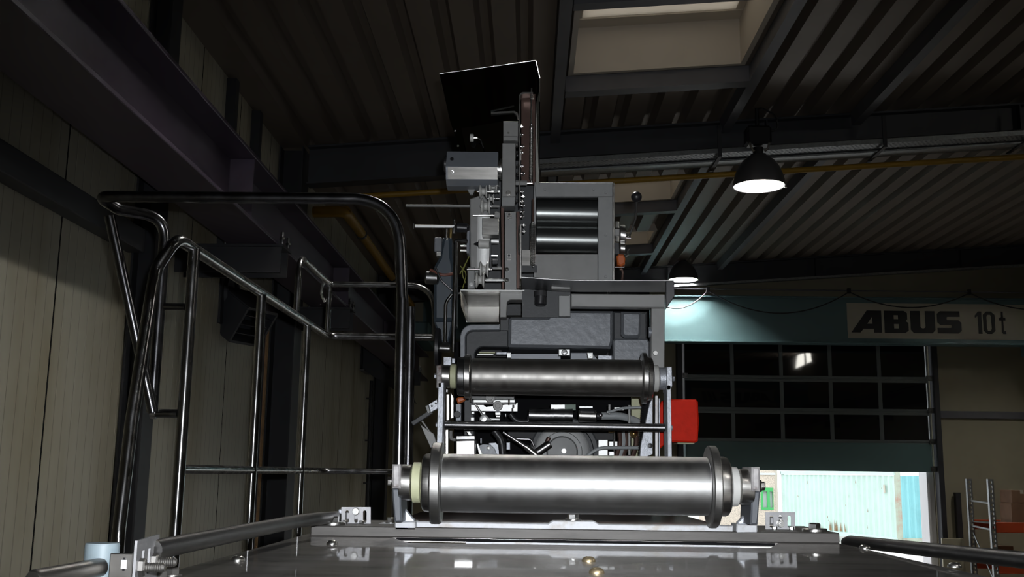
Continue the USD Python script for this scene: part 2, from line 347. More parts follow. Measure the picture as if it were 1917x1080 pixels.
# roof: trapezoidal sheets between the rafters, with three roof lights in line
YB1, YB2 = 11.0, 19.2
P1, P2, P3 = on_roof(1395, 122, 0), on_roof(1255, 374, 0), on_roof(1222, 456, 0)
LX0, LX1 = .333, 2.0
LIGHTS = [(P1[1]-1.75, P1[1]), (P2[1]-1.2, P2[1]), (P3[1]-1.0, P3[1])]
ceil_ = struct('ceiling', MB().slope(WX0, LX0, WY0, WY1, .30, .34).slope(LX1, WX1, WY0, WY1, .30, .34), 'steel_dark')
def sheet(x0, x1, y0, y1):
    n = round((x1-x0)/.3333); P = []
    for k in range(n):
        a = x0+k*.33333
        P += [(a, 0), (a+.19, 0), (a+.225, .11), (a+.29, .11)]
    P.append((x1, 0)); Q = [(u, v+.006) for u, v in P[::-1]]
    return MB().prism(P+Q, lambda u, v, w: np.c_[u, y0+(y1-y0)*w, zroof(u)+v])
cols = [(-2.667+k*1.0, -1.667+k*1.0) for k in range(3)]+[(LX0, LX1)]+[(2.0+k*1.0, 3.0+k*1.0) for k in range(8)]
cuts = [WY0, 3.5, YB1, YB2, WY1]
for x0, x1 in cols:
    for y0, y1 in zip(cuts[:-1], cuts[1:]):
        segs = [(y0, y1)]
        if x0 == LX0:
            segs = []; a = y0
            for l0, l1 in LIGHTS:
                if l0 >= y0 and l1 <= y1: segs.append((a, l0)); a = l1
            segs.append((a, y1))
        for s0, s1 in segs: child(ceil_, 'roof_sheet', sheet(x0, x1, s0, s1), 'roof_sheet')
child(ceil_, 'roof_sheet', MB().slope(WX0-.2, -2.66, WY0, WY1, 0, .01), 'roof_sheet'); child(ceil_, 'roof_sheet', MB().slope(9.99, WX1+.2, WY0, WY1, 0, .01), 'roof_sheet')
for l0, l1 in LIGHTS:
    pass
for a, b_ in zip([WY0]+[l[1] for l in LIGHTS], [l[0] for l in LIGHTS]+[WY1]): child(ceil_, 'backing_board', MB().slope(LX0, LX1, a+.01, b_-.01, .30, .34), 'steel_dark')
for i, (l0, l1) in enumerate(LIGHTS):
    hgt = .46
    w = struct(f'window_{i}' if i else 'window_0', MB().slope(LX0-.0, LX0+.05, l0, l1, 0, hgt).slope(LX1-.05, LX1, l0, l1, 0, hgt).slope(LX0+.05, LX1-.05, l1-.05, l1, 0, hgt).slope(LX0+.05, LX1-.05, l0, l0+.05, 0, hgt), 'shaft_cream')
    child(w, 'dome_pane', MB().slope(LX0+.12, LX1-.12, l0+.12, l1-.24, hgt+.005, hgt+.02), 'opal')
    child(w, 'curb', MB().slope(LX0, LX0+.12, l0, l1, hgt, hgt+.06).slope(LX1-.12, LX1, l0, l1, hgt, hgt+.06).slope(LX0, LX1, l1-.24, l1, hgt-.012, hgt+.06).slope(LX0, LX1, l0, l0+.12, hgt, hgt+.06), 'shaft_cream')
# rafters across the hall, purlins along it
def ibeam_x(x0, x1, y, top, h, w, tf=.02, tw=.012):
    return MB().slope(x0, x1, y-w/2, y+w/2, top-tf, top).slope(x0, x1, y-w/2, y+w/2, top-h, top-h+tf).slope(x0, x1, y-tw/2, y+tw/2, top-h+tf, top-tf)
def beamthing(y, label, h):
    T = Thing('roof_rafter', label, 'roof beam', 'rafters carrying the roof'); w = .2
    T.part('top_flange', MB().slope(-2.45, WX1, y-w/2, y+w/2, -.03, -.008), 'steel_beam')
    T.part('web', MB().slope(-2.45, WX1, y-.008, y+.008, -h+.02, -.03), 'steel_beam')
    T.part('bottom_flange', MB().slope(-2.45, WX1, y-w/2, y+w/2, -h, -h+.02), 'steel_beam')
    for x in (-.33, 2.55, 5.3, 8.0): T.part('stiffener', MB().slope(x, x+.012, y-w/2+.005, y-.008, -h+.02, -.03), 'steel_beam')
    T.done()
beamthing(YB1, 'dark steel roof beam crossing just behind the nearer bell lamp', .44)
beamthing(YB2, 'farther dark roof beam above the crane sign', .40)
def purlin(x, y0, y1, lab, w=.1, h=.16):
    single('roof_purlin', MB().slope(x-w/2, x+w/2, y0, y1, -h, -.004), 'steel_grey', lab, 'purlin', 'purlins under the roof sheets')
XP = on_roof(1690, 110)[0]
purlin(.25, 3.6, YB1-.12, 'dark purlin left of the largest roof light, above the machine')
purlin(2.09, 3.6, YB1-.12, 'grey purlin along the right side of the largest roof light')
purlin(XP, 3.6, YB1-.12, 'purlin on the ribbed roof at upper right, right of the bell lamp')
purlin(.25, YB1+.12, YB2-.12, 'purlin left of the two smaller roof lights')
purlin(2.09, YB1+.12, YB2-.12, 'purlin right of the two smaller roof lights, over the lever knob')
purlin(XP, YB1+.12, YB2-.12, 'purlin on the roof below the bright bell lamp')
for (l0, l1), lab in zip(LIGHTS, ('grey cross bar at the far edge of the largest roof light', 'grey cross bar under the middle roof light', 'pale cross bar under the smallest roof light')):
    single('roof_trimmer', MB().slope(.31, 2.04, l1, l1+.16, -.16, -.004), 'steel_grey', lab, 'roof bar', 'trimmers of the roof lights')
single('roof_trimmer', MB().slope(.31, 2.04, LIGHTS[0][0]-.12, LIGHTS[0][0], -.16, -.004), 'steel_grey', 'dark cross bar at the photo top, near side of the largest roof light', 'roof bar', 'trimmers of the roof lights')

# columns on the left wall
def column(y, lab, w=.24, x0=WX0+.01, dpt=.26, top=None):
    T = Thing('steel_column', lab, 'column', 'columns along the left wall'); top = top or zroof(WX0)-.02; x1 = x0+dpt
    T.part('flange', MB().box(x1-.015, x1, y-w/2, y+w/2, .012, top), 'steel_dark'); T.part('flange', MB().box(x0, x0+.015, y-w/2, y+w/2, .012, top), 'steel_dark')
    T.part('web', MB().box(x0+.015, x1-.015, y-.008, y+.008, .012, top), 'steel_dark'); T.part('base_plate', MB().box(x0, x1+.03, y-w/2-.02, y+w/2+.02, 0, .012), 'steel_dark'); T.done()
column(7.05, 'dark steel column behind the leaning end of the near handrail', .2, dpt=.16)
column(11.0, 'wide dark steel column on the left wall under the first roof beam', .34)
column(18.4, 'dark steel column in the far left corner, behind the arched pipe', .3)
for y, lab in ((8.9, 'slim dark post on the wall above the crane rail'), (9.75, 'second slim dark post on the wall above the crane rail')):
    single('wall_post', MB().box(WX0+.003, WX0+.09, y-.05, y+.05, H+1.9, zroof(WX0)-.02), 'steel_dark', lab, 'post', 'slim posts above the crane rail')
# crane rail girder on consoles
gx, gb, gt = -2.135, H+1.70, H+2.18
T = Thing('crane_runway_girder', 'long purple-grey steel girder running along the left wall under the roof', 'girder')
T.part('bottom_flange', MB().box(gx-.195, gx+.195, WY0+.1, 19.9, gb, gb+.028, .004), 'girder_purple')
T.part('web', MB().box(gx-.009, gx+.009, WY0+.1, 19.9, gb+.028, gt-.028), 'girder_purple')
T.part('top_flange', MB().box(gx-.195, gx+.195, WY0+.1, 19.9, gt-.028, gt, .004), 'girder_purple')
T.part('crane_rail', MB().box(gx-.03, gx+.03, WY0+.1, 19.9, gt, gt+.04, .006), 'steel_dark')
for y in (7.05, 11.0, 15.0): T.part('stiffener', MB().box(gx+.009, gx+.18, y-.006, y+.006, gb+.028, gt-.028), 'girder_purple')
T.done()
for y, lab in ((7.9, 'dark console carrying the crane girder, with upright bolts, above the wall heater'), (11.0, 'dark console carrying the crane girder at the wide column'), (18.1, 'far console under the end of the crane girder')):
    T = Thing('girder_console', lab, 'bracket', 'consoles under the crane girder')
    T.part('console_arm', MB().box(WX0+.28 if y > 8 else WX0+.02, gx+.22, y-.12, y-.10, gb-.22, gb-.02).box(WX0+.28 if y > 8 else WX0+.02, gx+.22, y+.10, y+.12, gb-.22, gb-.02), 'steel_dark')
    T.part('top_plate', MB().box(WX0+.28 if y > 8 else WX0+.02, gx+.24, y-.14, y+.14, gb-.02, gb-.001), 'steel_dark')
    for dx, dy in ((-.22, -.1), (.22, -.1), (-.22, .1), (.22, .1)): T.part('bolt', MB().cyl((gx+dx, y+dy, gb-.001), (gx+dx, y+dy, gb+.10), .012, 8).hexa((gx+dx, y+dy, gb+.04), (0, 0, 1), .022, .02), 'machined_dark')
    T.done()
single('cable_duct', MB().box(WX0+.001, WX0+.12, WY0+.2, 6.9, H+1.44, H+1.6, .006), 'steel_beam', 'dark cable duct on the left wall under the crane girder', 'cable duct')
# wall heater: square hood tilted off the wall, round fan housing behind
hy = 9.3
T = Thing('wall_heater', 'dark square-hooded air heater on the left wall behind the handrail', 'heater')
c = at(450, 592, hy); ax = np.array([[.75, -.35, -.56], [.42, .907, 0], [.508, -.235, .829]]); ax = np.array([a/np.linalg.norm(a) for a in ax]); ax[2] = np.cross(ax[0], ax[1])
T.part('outlet_hood', MB().obox(c+ax[1]*.2, ax, (.20, .012, .17)).obox(c-ax[1]*.2, ax, (.20, .012, .17)).obox(c+ax[2]*.17, ax, (.2, .2, .012)).obox(c-ax[2]*.17, ax, (.2, .2, .012)), 'steel_beam')
for k in (-.09, 0, .09): T.part('louvre', MB().obox(c+ax[0]*.12+ax[2]*k, ax, (.06, .188, .004)), 'steel_dark')
T.part('heater_case', MB().box(WX0+.02, c[0]-.14, hy-.28, hy+.28, c[2]-.1, c[2]+.48, .03), 'steel_dark')
T.part('fan_ring', MB().lathe((c[0]-.14, hy, c[2]+.2), (1, -.0, -.0), [(0, .21), (.07, .21), (.07, .18), (.0, .17), (0, .21)], 28, cap=False), 'steel_beam'); T.done()
# second heater further down the wall
hy2 = 16.8
T = Thing('duct_box', 'dark boxy air duct with a sloping outlet on the far left wall', 'duct')
x0, x1 = X_(602, 660, hy2), X_(678, 660, hy2); z0, z1 = Z_(640, 690, hy2), Z_(640, 632, hy2)
T.part('duct_case', MB().box(x0, x1, hy2, hy2+.7, z0, z1, .02), 'steel_beam'); T.part('bottom_lip', MB().box(x0, x1+.05, hy2-.03, hy2+.7, z0-.03, z0, .004), 'steel_grey')
T.part('outlet_slope', MB().prism([(x1, z1-.05), (x1, z0), (x1+.85, z0-.52), (x1+.75, z0-.36)], lambda u, v, w: np.c_[u, hy2+.1+.5*w, v]), 'steel_dark'); T.done()
# conduits on the wall
def conduit(px, Y, x, lab, r=.018, m='rust'):
    T = Thing('wall_conduit', lab, 'conduit', 'conduits up the left wall'); p = at(px, 780, Y); T.part('pipe', MB().cyl((x, Y, .05), (x, Y, H+1.5), r, 10), m)
    for z in (H-.9, H-.2, H+.5, H+1.2): T.part('clip', MB().box(x-.03-.06, x+.0, Y-.035, Y+.035, z-.012, z+.012), 'steel_dark')
    T.done()
conduit(522, 10.45, WX0+.07, 'brown conduit pipe beside the wide column', .03)
conduit(520, 10.36, WX0+.07, 'thin dark conduit left of the brown one', .02, 'steel_dark')
conduit(715, 17.6, WX0+.07, 'dark conduit near the far left corner', .03, 'steel_dark')

# cable tray and gas pipe under the first rafter
T = Thing('cable_tray', 'galvanised perforated cable tray under the first roof beam', 'cable tray'); ty0, ty1, to = YB1-.30, YB1-.10, -.435
P = [(.0, ty0), (WX1-.1, ty0), (WX1-.1, ty1), (.0, ty1)]; holes = []
for x in np.arange(.05, 6.4, .05):
    for r in range(5): cx, cy = x+(.025 if r % 2 else 0), ty0+.025+r*.0375; holes.append([(cx-.013, cy-.008), (cx+.013, cy-.008), (cx+.013, cy+.008), (cx-.013, cy+.008)])
g = sg.Polygon(P, holes); tv, tf = trimesh.creation.triangulate_polygon(g, engine='earcut')
lo = np.c_[tv[:, 0], tv[:, 1], zroof(tv[:, 0])+to]
T.part('tray_bottom', MB().add(lo, tf[:, ::-1]).add(lo+[0, 0, .0015], tf), 'galv', smooth=False)
T.part('side_rail', MB().slope(0, WX1-.1, ty0-.002, ty0, to, to+.05), 'galv'); T.part('side_rail', MB().slope(0, WX1-.1, ty1, ty1+.002, to, to+.05), 'galv')
T.part('back_plate', MB().slope(0, WX1-.1, ty0, ty1, to+.06, to+.064), 'steel_dark')
T.done()
single('cable_channel', MB().slope(.1, WX1-.1, YB1-.08, YB1+.12, -.462, -.444), 'galv', 'added pale strip standing for the roof beam bottom flange, above the yellow pipe', 'flange strip')  # galvanised strip added so the beam's bottom flange reads pale
for i, (px, lab) in enumerate(((1338, 'dark tray hanger strap left of the bright bell lamp'), (1640, 'dark tray hanger strap right of the bright bell lamp'), (1908, 'dark tray hanger strap at the right edge of the photo'))):
    x = X_(px, 315, YB1); single('tray_hanger', MB().slope(x-.02, x+.02, ty0-.02, YB1+.24, to-.05, to-.035).slope(x-.02, x+.02, ty0-.03, ty0-.015, to-.05, to+.3), 'steel_dark', lab, 'hanger', 'straps under the cable tray')
zpip = -.53
T = Thing('gas_pipe', 'yellow gas pipe running across under the first roof beam and down the left side', 'pipe')
xs = np.linspace(-2.35, WX1-.1, 30); T.part('cross_pipe', MB().tube([(x, YB1+.22, zroof(x)+zpip) for x in xs], .033, 12), 'pipe_yellow')
xa, za = -2.35, zroof(-2.35)+zpip
a, b_ = at(655, 415, YB1+.6), at(745, 540, 17.0)
T.part('long_pipe', MB().tube([(a[0], YB1+.3, a[2]+.05), (a[0], 18.0, a[2]+.05)], .06, 12), 'pipe_yellow')
T.part('elbow', MB().tube(fillet([(a[0]-.35, YB1+.24, a[2]+.02), (a[0], YB1+.24, a[2]+.03), (a[0], YB1+.9, a[2]+.05)], .12), .062, 12), 'pipe_yellow')
for y in (12.4, 15.3): T.part('pipe_clamp', MB().cyl((a[0], y, a[2]+.05), (a[0], y+.05, a[2]+.05), .07, 14), 'steel_dark')
T.done()

# bell lamps
def lamp(cx, cy, cz, lab, glow, R=.27):
    T = Thing('bell_lamp', lab, 'lamp', 'bell lamps of the hall'); c = np.array([cx, cy, cz]); up = (0, 0, 1)
    pr = [(0, R), (.05, R*.985), (.12, R*.92), (.20, R*.80), (.27, R*.62), (.315, R*.42), (.335, R*.3)]
    t = .006; inner = [(s, r-t) for s, r in pr[::-1] if s < .33]+[(0, R-t)]
    sh = T.part('shade', MB().lathe(c, up, pr+[(.33, R*.3-t)]+[(s, r-t) for s, r in pr[::-1][1:]]+[(0, R)], 40, cap=False), 'lamp_shade')
    T.part('reflector', MB().lathe(c+[0, 0, .004], up, [(s, r-t-.002) for s, r in pr[:5]]+[(s, r-t-.005) for s, r in pr[:5][::-1]]+[(0, R-t-.002)], 40, cap=False), 'lamp_inner')
    T.part('burner_glass', MB().lathe(c+[0, 0, .235], (0, 0, -1), [(0, R*.56), (.012, R*.56), (.03, R*.4), (.036, .02)], 40), glow, label='glowing burner glass')
    T.part('rim_clip', MB().box(cx+R-.008, cx+R+.02, cy-.012, cy+.012, cz-.01, cz+.045, .003), 'bright_steel'); T.part('rim_clip', MB().cyl(c+[0, 0, -.05], c+[0, 0, -.012], .012, 8), 'bright_steel')
    T.part('neck', MB().lathe(c+[0, 0, .326], up, [(0, R*.31), (.016, R*.31), (.022, .055), (.094, .055)], 24), 'black_plastic')
    T.part('ballast_box', MB().box(cx-.13, cx+.13, cy-.1, cy+.1, cz+.44, cz+.64, .025), 'black_plastic')
    for s in (-1, 1): T.part('bracket', MB().tube([(cx+s*.055, cy-.07, cz+.36), (cx+s*.09, cy-.08, cz+.40), (cx+s*.1, cy-.08, cz+.45)], .012, 8), 'machined')
    z1 = zroof(cx)-.005
    T.part('hanger_rod', MB().tube([(cx, cy, cz+.63), (cx, cy, z1)], .022, 8), 'black_plastic')
    T.part('power_cord', MB().tube(fillet([(cx+.1, cy, cz+.6), (cx+.22, cy, cz+.62), (cx+.2, cy, cz+.78), (cx+.05, cy, cz+.86), (cx, cy, z1-.01)], .1), .008, 6), 'cable')
    T.done()
for k, s in (('glow_near', 210.0), ('glow_far', 780.0), ('glow_rear', LAMP)): emit(k, (1.0, .975, .92), s)
c1, c2 = at(1421, 349, 10.58), at(1279, 524, 18.78)
lamp(*c1, 'bright bell-shaped lamp hanging high right of the machine', 'glow_near'); lamp(*c2, 'smaller far bell lamp half hidden by the machine splash guard', 'glow_far')
# the hall's other lamps of the same kind, out of the photo: one over the left aisle, one behind the eye
lamp(-.1, 5.5, H+3.0, 'bell lamp above the left aisle, just out of the photo', 'glow_rear'); lamp(8.75, 17.0, H+3.3, 'bell lamp in the right bay near the rack, just out of the photo', 'glow_near'); lamp(2.2, -1.6, H+3.0, 'bell lamp over the entrance end of the hall behind the eye', 'glow_rear')

# ------------------------------------------------------------------ crane bridge with its sign
cy = 19.2; czt, czb = Z_(1250, 553, cy), Z_(1250, 640, cy); cx0, cx1 = -2.0, WX1-.12
T = Thing('overhead_crane', 'teal overhead crane bridge spanning the hall, lit at its left by the far lamp', 'crane')
T.part('girder_web', MB().box(cx0, cx1, cy, cy+.03, czb+.03, czt-.03).box(cx0, cx1, cy+.19, cy+.22, czb+.03, czt-.03), 'crane_paint')
T.part('bottom_flange', MB().box(cx0, cx1, cy-.07, cy+.25, czb, czb+.03, .005), 'crane_paint')
T.part('top_flange', MB().box(cx0, cx1, cy-.07, cy+.25, czt-.03, czt, .005), 'crane_paint')
for x in (cx0, cx1-.25): T.part('end_carriage', MB().box(x-.1, x+.25, cy-1.4, cy+.25, gt+.045, gt+.37, .02), 'crane_paint')
sx0, sx1 = X_(1586, 600, cy), X_(1586, 600, cy)+3.95; sz0, sz1 = Z_(1586, 633, cy), Z_(1586, 567, cy)
sg_ = T.part('sign_plate', MB().box(sx0, sx1, cy-.006, cy, sz0, sz1), 'sign_cream', label='cream sign reading ABUS 10 t')
hh = Z_(1700, 582, cy)-Z_(1700, 623.5, cy); zb = Z_(1700, 623.5, cy)
def letter(poly, x0, sx, holes=()):
    LP.append((poly, holes))
    f = lambda L: [(x0+u*sx, zb+v*hh) for u, v in L]
    return MB().xz(f(poly), cy-.009, cy-.006, [f(h) for h in holes])
def rr(x0, y0, x1, y1, r): return list(sg.box(x0+r, y0+r, x1-r, y1-r).buffer(r, quad_segs=5).exterior.coords)[:-1]
U = lambda px: X_(px, 600, cy)
LET = []; LP = []
LET.append(letter([(0, 0), (.53, 1), (.60, 1), (1, 1), (1, 0), (.74, 0), (.74, .17), (.40, .17), (.30, 0)], U(1592.5), U(1650)-U(1592.5), [[(.53, .40), (.70, .40), (.70, .72)]]))
B = sg.Polygon([(0, 0), (.85, 0), (1, .1), (1, .45), (.9, .53), (.96, .62), (.96, .9), (.82, 1), (0, 1)])
LET.append(letter(list(B.exterior.coords)[:-1], U(1655), U(1700)-U(1655), [[(.40, .62), (.40, .80), (.58, .80), (.58, .62)], [(.40, .20), (.40, .40), (.60, .40), (.60, .20)]]))
LET.append(letter([(0, 1), (0, .15), (.12, 0), (.88, 0), (1, .15), (1, 1), (.60, 1), (.60, .27), (.54, .22), (.46, .22), (.40, .27), (.40, 1)], U(1704), U(1750)-U(1704)))
LET.append(letter([(0, 0), (.86, 0), (1, .12), (1, .48), (.88, .60), (.42, .60), (.40, .64), (.40, .72), (.44, .75), (.95, .75), (.95, 1), (.14, 1), (0, .88), (0, .50), (.12, .38), (.56, .38), (.60, .34), (.60, .28), (.56, .25), (0, .25)], U(1754), U(1799)-U(1754)))
LET.append(letter([(0, .82), (.5, 1), (1, 1), (1, 0), (.42, 0), (.42, .80), (0, .72)], U(1825), U(1837.5)-U(1825)))
LET.append(letter([(.3, 0), (.7, 0), (1, .14), (1, .86), (.7, 1), (.3, 1), (0, .86), (0, .14)], U(1840), U(1862)-U(1840), [[(.36, .14), (.64, .14), (.70, .24), (.70, .76), (.64, .86), (.36, .86), (.30, .76), (.30, .24)]]))
LET.append(letter([(.35, 1), (.65, 1), (.65, .74), (1, .72), (1, .60), (.65, .60), (.65, .18), (.75, .12), (1, .14), (1, 0), (.55, 0), (.35, .08), (.35, .60), (0, .60), (0, .70), (.35, .76)], U(1870), U(1882)-U(1870)))
for m in LET: T.part('letter', m, 'ink_black', parent=sg_, smooth=False)
T.done()
# a second bridge of the same crane runs just above the photo; only its sign is seen, mirrored in the door panes
cy2 = 4.05; T = Thing('overhead_crane', 'second teal crane bridge overhead, seen only as its sign mirrored in the door panes', 'crane')
T.part('girder_web', MB().box(cx0, cx1, cy2, cy2+.03, czb+.03, czt-.03), 'crane_paint'); T.part('girder_web', MB().box(cx0, cx1, cy2+.19, cy2+.22, czb+.03, czt-.03), 'crane_paint')
T.part('bottom_flange', MB().box(cx0, cx1, cy2-.03, cy2+.25, czb, czb+.03, .005), 'crane_paint'); T.part('top_flange', MB().box(cx0, cx1, cy2-.03, cy2+.25, czt-.03, czt, .005), 'crane_paint')
for x in (cx0, cx1-.25): T.part('end_carriage', MB().box(x-.1, x+.25, cy2-1.2, cy2+.27, gt+.045, gt+.37, .02), 'crane_paint')
yf = cy2+.22; kk = (40.0-yf)/20.0
mx = lambda px: X_(px, 745, 20)*kk
mz = lambda py: H+(Z_(1380, py, 20)-H)*kk
sg2 = T.part('sign_plate', MB().box(mx(1292), mx(1452), yf, yf+.006, mz(764), mz(727)), 'sign_cream', label='cream sign with the crane maker lettering')
zb2, hh2 = mz(757), mz(735)-mz(757)
def letter2(poly, xr, xl, holes=()):
    f = lambda L: [(xr-u*(xr-xl), zb2+v*hh2) for u, v in L]
    return MB().xz(f(poly), yf+.006, yf+.009, [f(h) for h in holes])
L4 = [(LP[0], mx(1447), mx(1423)), (LP[1], mx(1421), mx(1399)), (LP[2], mx(1397), mx(1375)), (LP[3], mx(1373), mx(1350))]
for (poly, hol), a, b_ in L4: T.part('letter', letter2(poly, a, b_, hol), 'ink_black', parent=sg2, smooth=False)
for k in range(3): a = 1340-9*k; T.part('letter', letter2([(0, 0), (.45, 0), (1, 1), (.55, 1)], mx(a), mx(a-13)), 'ink_black', parent=sg2, smooth=False)
T.done()
T = Thing('crane_runway_girder', 'crane girder along the right side of the hall, out of the photo', 'girder'); gx2 = WX1-.26
T.part('bottom_flange', MB().box(gx2-.195, gx2+.195, WY0+.1, 18.4, gb, gb+.028), 'girder_purple'); T.part('web', MB().box(gx2-.009, gx2+.009, WY0+.1, 18.4, gb+.028, gt-.028), 'girder_purple'); T.part('top_flange', MB().box(gx2-.195, gx2+.195, WY0+.1, 18.4, gt-.028, gt), 'girder_purple')
for y in (7.0, 12.0): T.part('bracket', MB().box(gx2-.1, WX1-.001, y-.08, y+.08, gb-.2, gb-.001), 'steel_dark')
T.done()
# festoon wire with its cable loops in front of the bridge
fy = cy-.16; T = Thing('festoon_cable', 'black festoon cable hanging in loops along the front of the crane bridge', 'cable')
wz0 = Z_(1325, 542, fy)
T.part('carrier_wire', MB().tube([(cx0+.3, fy, wz0+.02), (cx1-.3, fy, wz0-.0)], .012, 6), 'steel_grey')
nodes = [X_(1100, 560, fy), X_(1205, 575, fy), X_(1325, 545, fy), X_(1590, 560, fy), X_(1815, 555, fy), X_(2060, 560, fy)]
for i, (a, c) in enumerate(zip(nodes[:-1], nodes[1:])):
    s = np.linspace(0, 1, 24); sag = (.32, .34, .41, .28, .30)[i]
    T.part('cable_loop', MB().tube([(a+(c-a)*t, fy-.01, wz0-.02-sag*(1-(2*t-1)**2)) for t in s], .011, 6), 'cable')
for a in nodes: T.part('cable_trolley', MB().box(a-.035, a+.035, fy-.02, fy+.02, wz0-.05, wz0+.05, .008), 'black_plastic')
T.done()
single('roof_conduit', MB().slope(2.2, WX1-.2, YB2-.22, YB2-.11, -.44, -.40), 'galv', 'pale narrow tray under the farther roof beam', 'cable tray')

# ------------------------------------------------------------------ sectional door
dy = WY1-.10
def DZp(py, px=1500): return Z_(px, py, dy)
rows = [646, 707.5, 768, 826, 881]; XL, XR = X_(1283, 780, dy), X_(1741, 780, dy)
zs = [DZp(y) for y in rows]
dr = struct('door_1', MB().box(XL, XR, dy, dy+.05, zs[4], zs[3]-.015, .008), 'door_green', label=None)
muls = [X_(1280+92.4*k, 770, dy) for k in range(6)]
for i in range(4):
    top = DZ-.02 if i == 0 else zs[i]-.02; top = zs[0]+.25 if i == 0 else top; bot = zs[i+1] if i < 3 else None
    if i == 3: continue
    child(dr, 'section_frame', MB().box(XL, XR, dy, dy+.05, bot, bot+.045, .006).box(XL, XR, dy, dy+.05, top-.05, top, .006), 'door_rail')
    child(dr, 'seal_strip', MB().box(XL, XR, dy+.012, dy+.045, bot-.03, bot+.005), 'door_rail')
    for k in range(6):
        x = muls[k]; child(dr, 'mullion', MB().box(max(x-.035, XL), min(x+.035, XR), dy+.002, dy+.048, bot+.045, top-.05), 'door_rail')
        if k < 5:
            xa, xb = x+.035, min(muls[k+1], XR)-.035; n = 10
            u, v = np.meshgrid(np.linspace(0, 1, n), np.linspace(0, 1, n)); za, zb_ = bot+.04, top-.045
            bul = .0006*(np.sin(np.pi*u)*np.sin(np.pi*v))*(1+.6*np.sin(7*u+3*v+k+i)); V = np.c_[(xa+(xb-xa)*u).ravel(), (dy+.022-bul).ravel(), (za+(zb_-za)*v).ravel()]
            F = [[r*n+c_, r*n+c_+1, (r+1)*n+c_+1, (r+1)*n+c_] for r in range(n-1) for c_ in range(n-1)]
            child(dr, 'pane', MB().add(V, F).box(xa, xb, dy+.024, dy+.03, za, zb_), 'pane_dark', smooth=True)
for s, x in ((0, DX0), (1, DX1)):
    child(dr, 'guide_rail', MB().box(x-.0 if s else x+.0, x+.10 if s else x-.10, dy-.10, dy+.095, 0, DZ, .008), 'steel_dark')
    for z in (zs[1]+.02, zs[2]+.02, zs[3]+.02, zs[4]+.06): child(dr, 'roller_hinge', MB().box((XR-.04) if s else (XL-.04), (XR+.10) if s else (XL+.06), dy-.03, dy-.005, z-.05, z+.05, .008), 'machined_dark')
child(dr, 'top_panel', MB().box(XL, XR, dy, dy+.05, zs[0]+.27, DZ+.05), 'door_green')
struct('trim_2', MB().box(DX1-.14, DX1-.005, WY1+.05, WY1+.45, 0, DZ, .006), 'white_paint')
struct('trim_3', MB().box(DX0+.005, DX0+.10, WY1+.05, WY1+.45, 0, DZ, .006), 'white_paint')

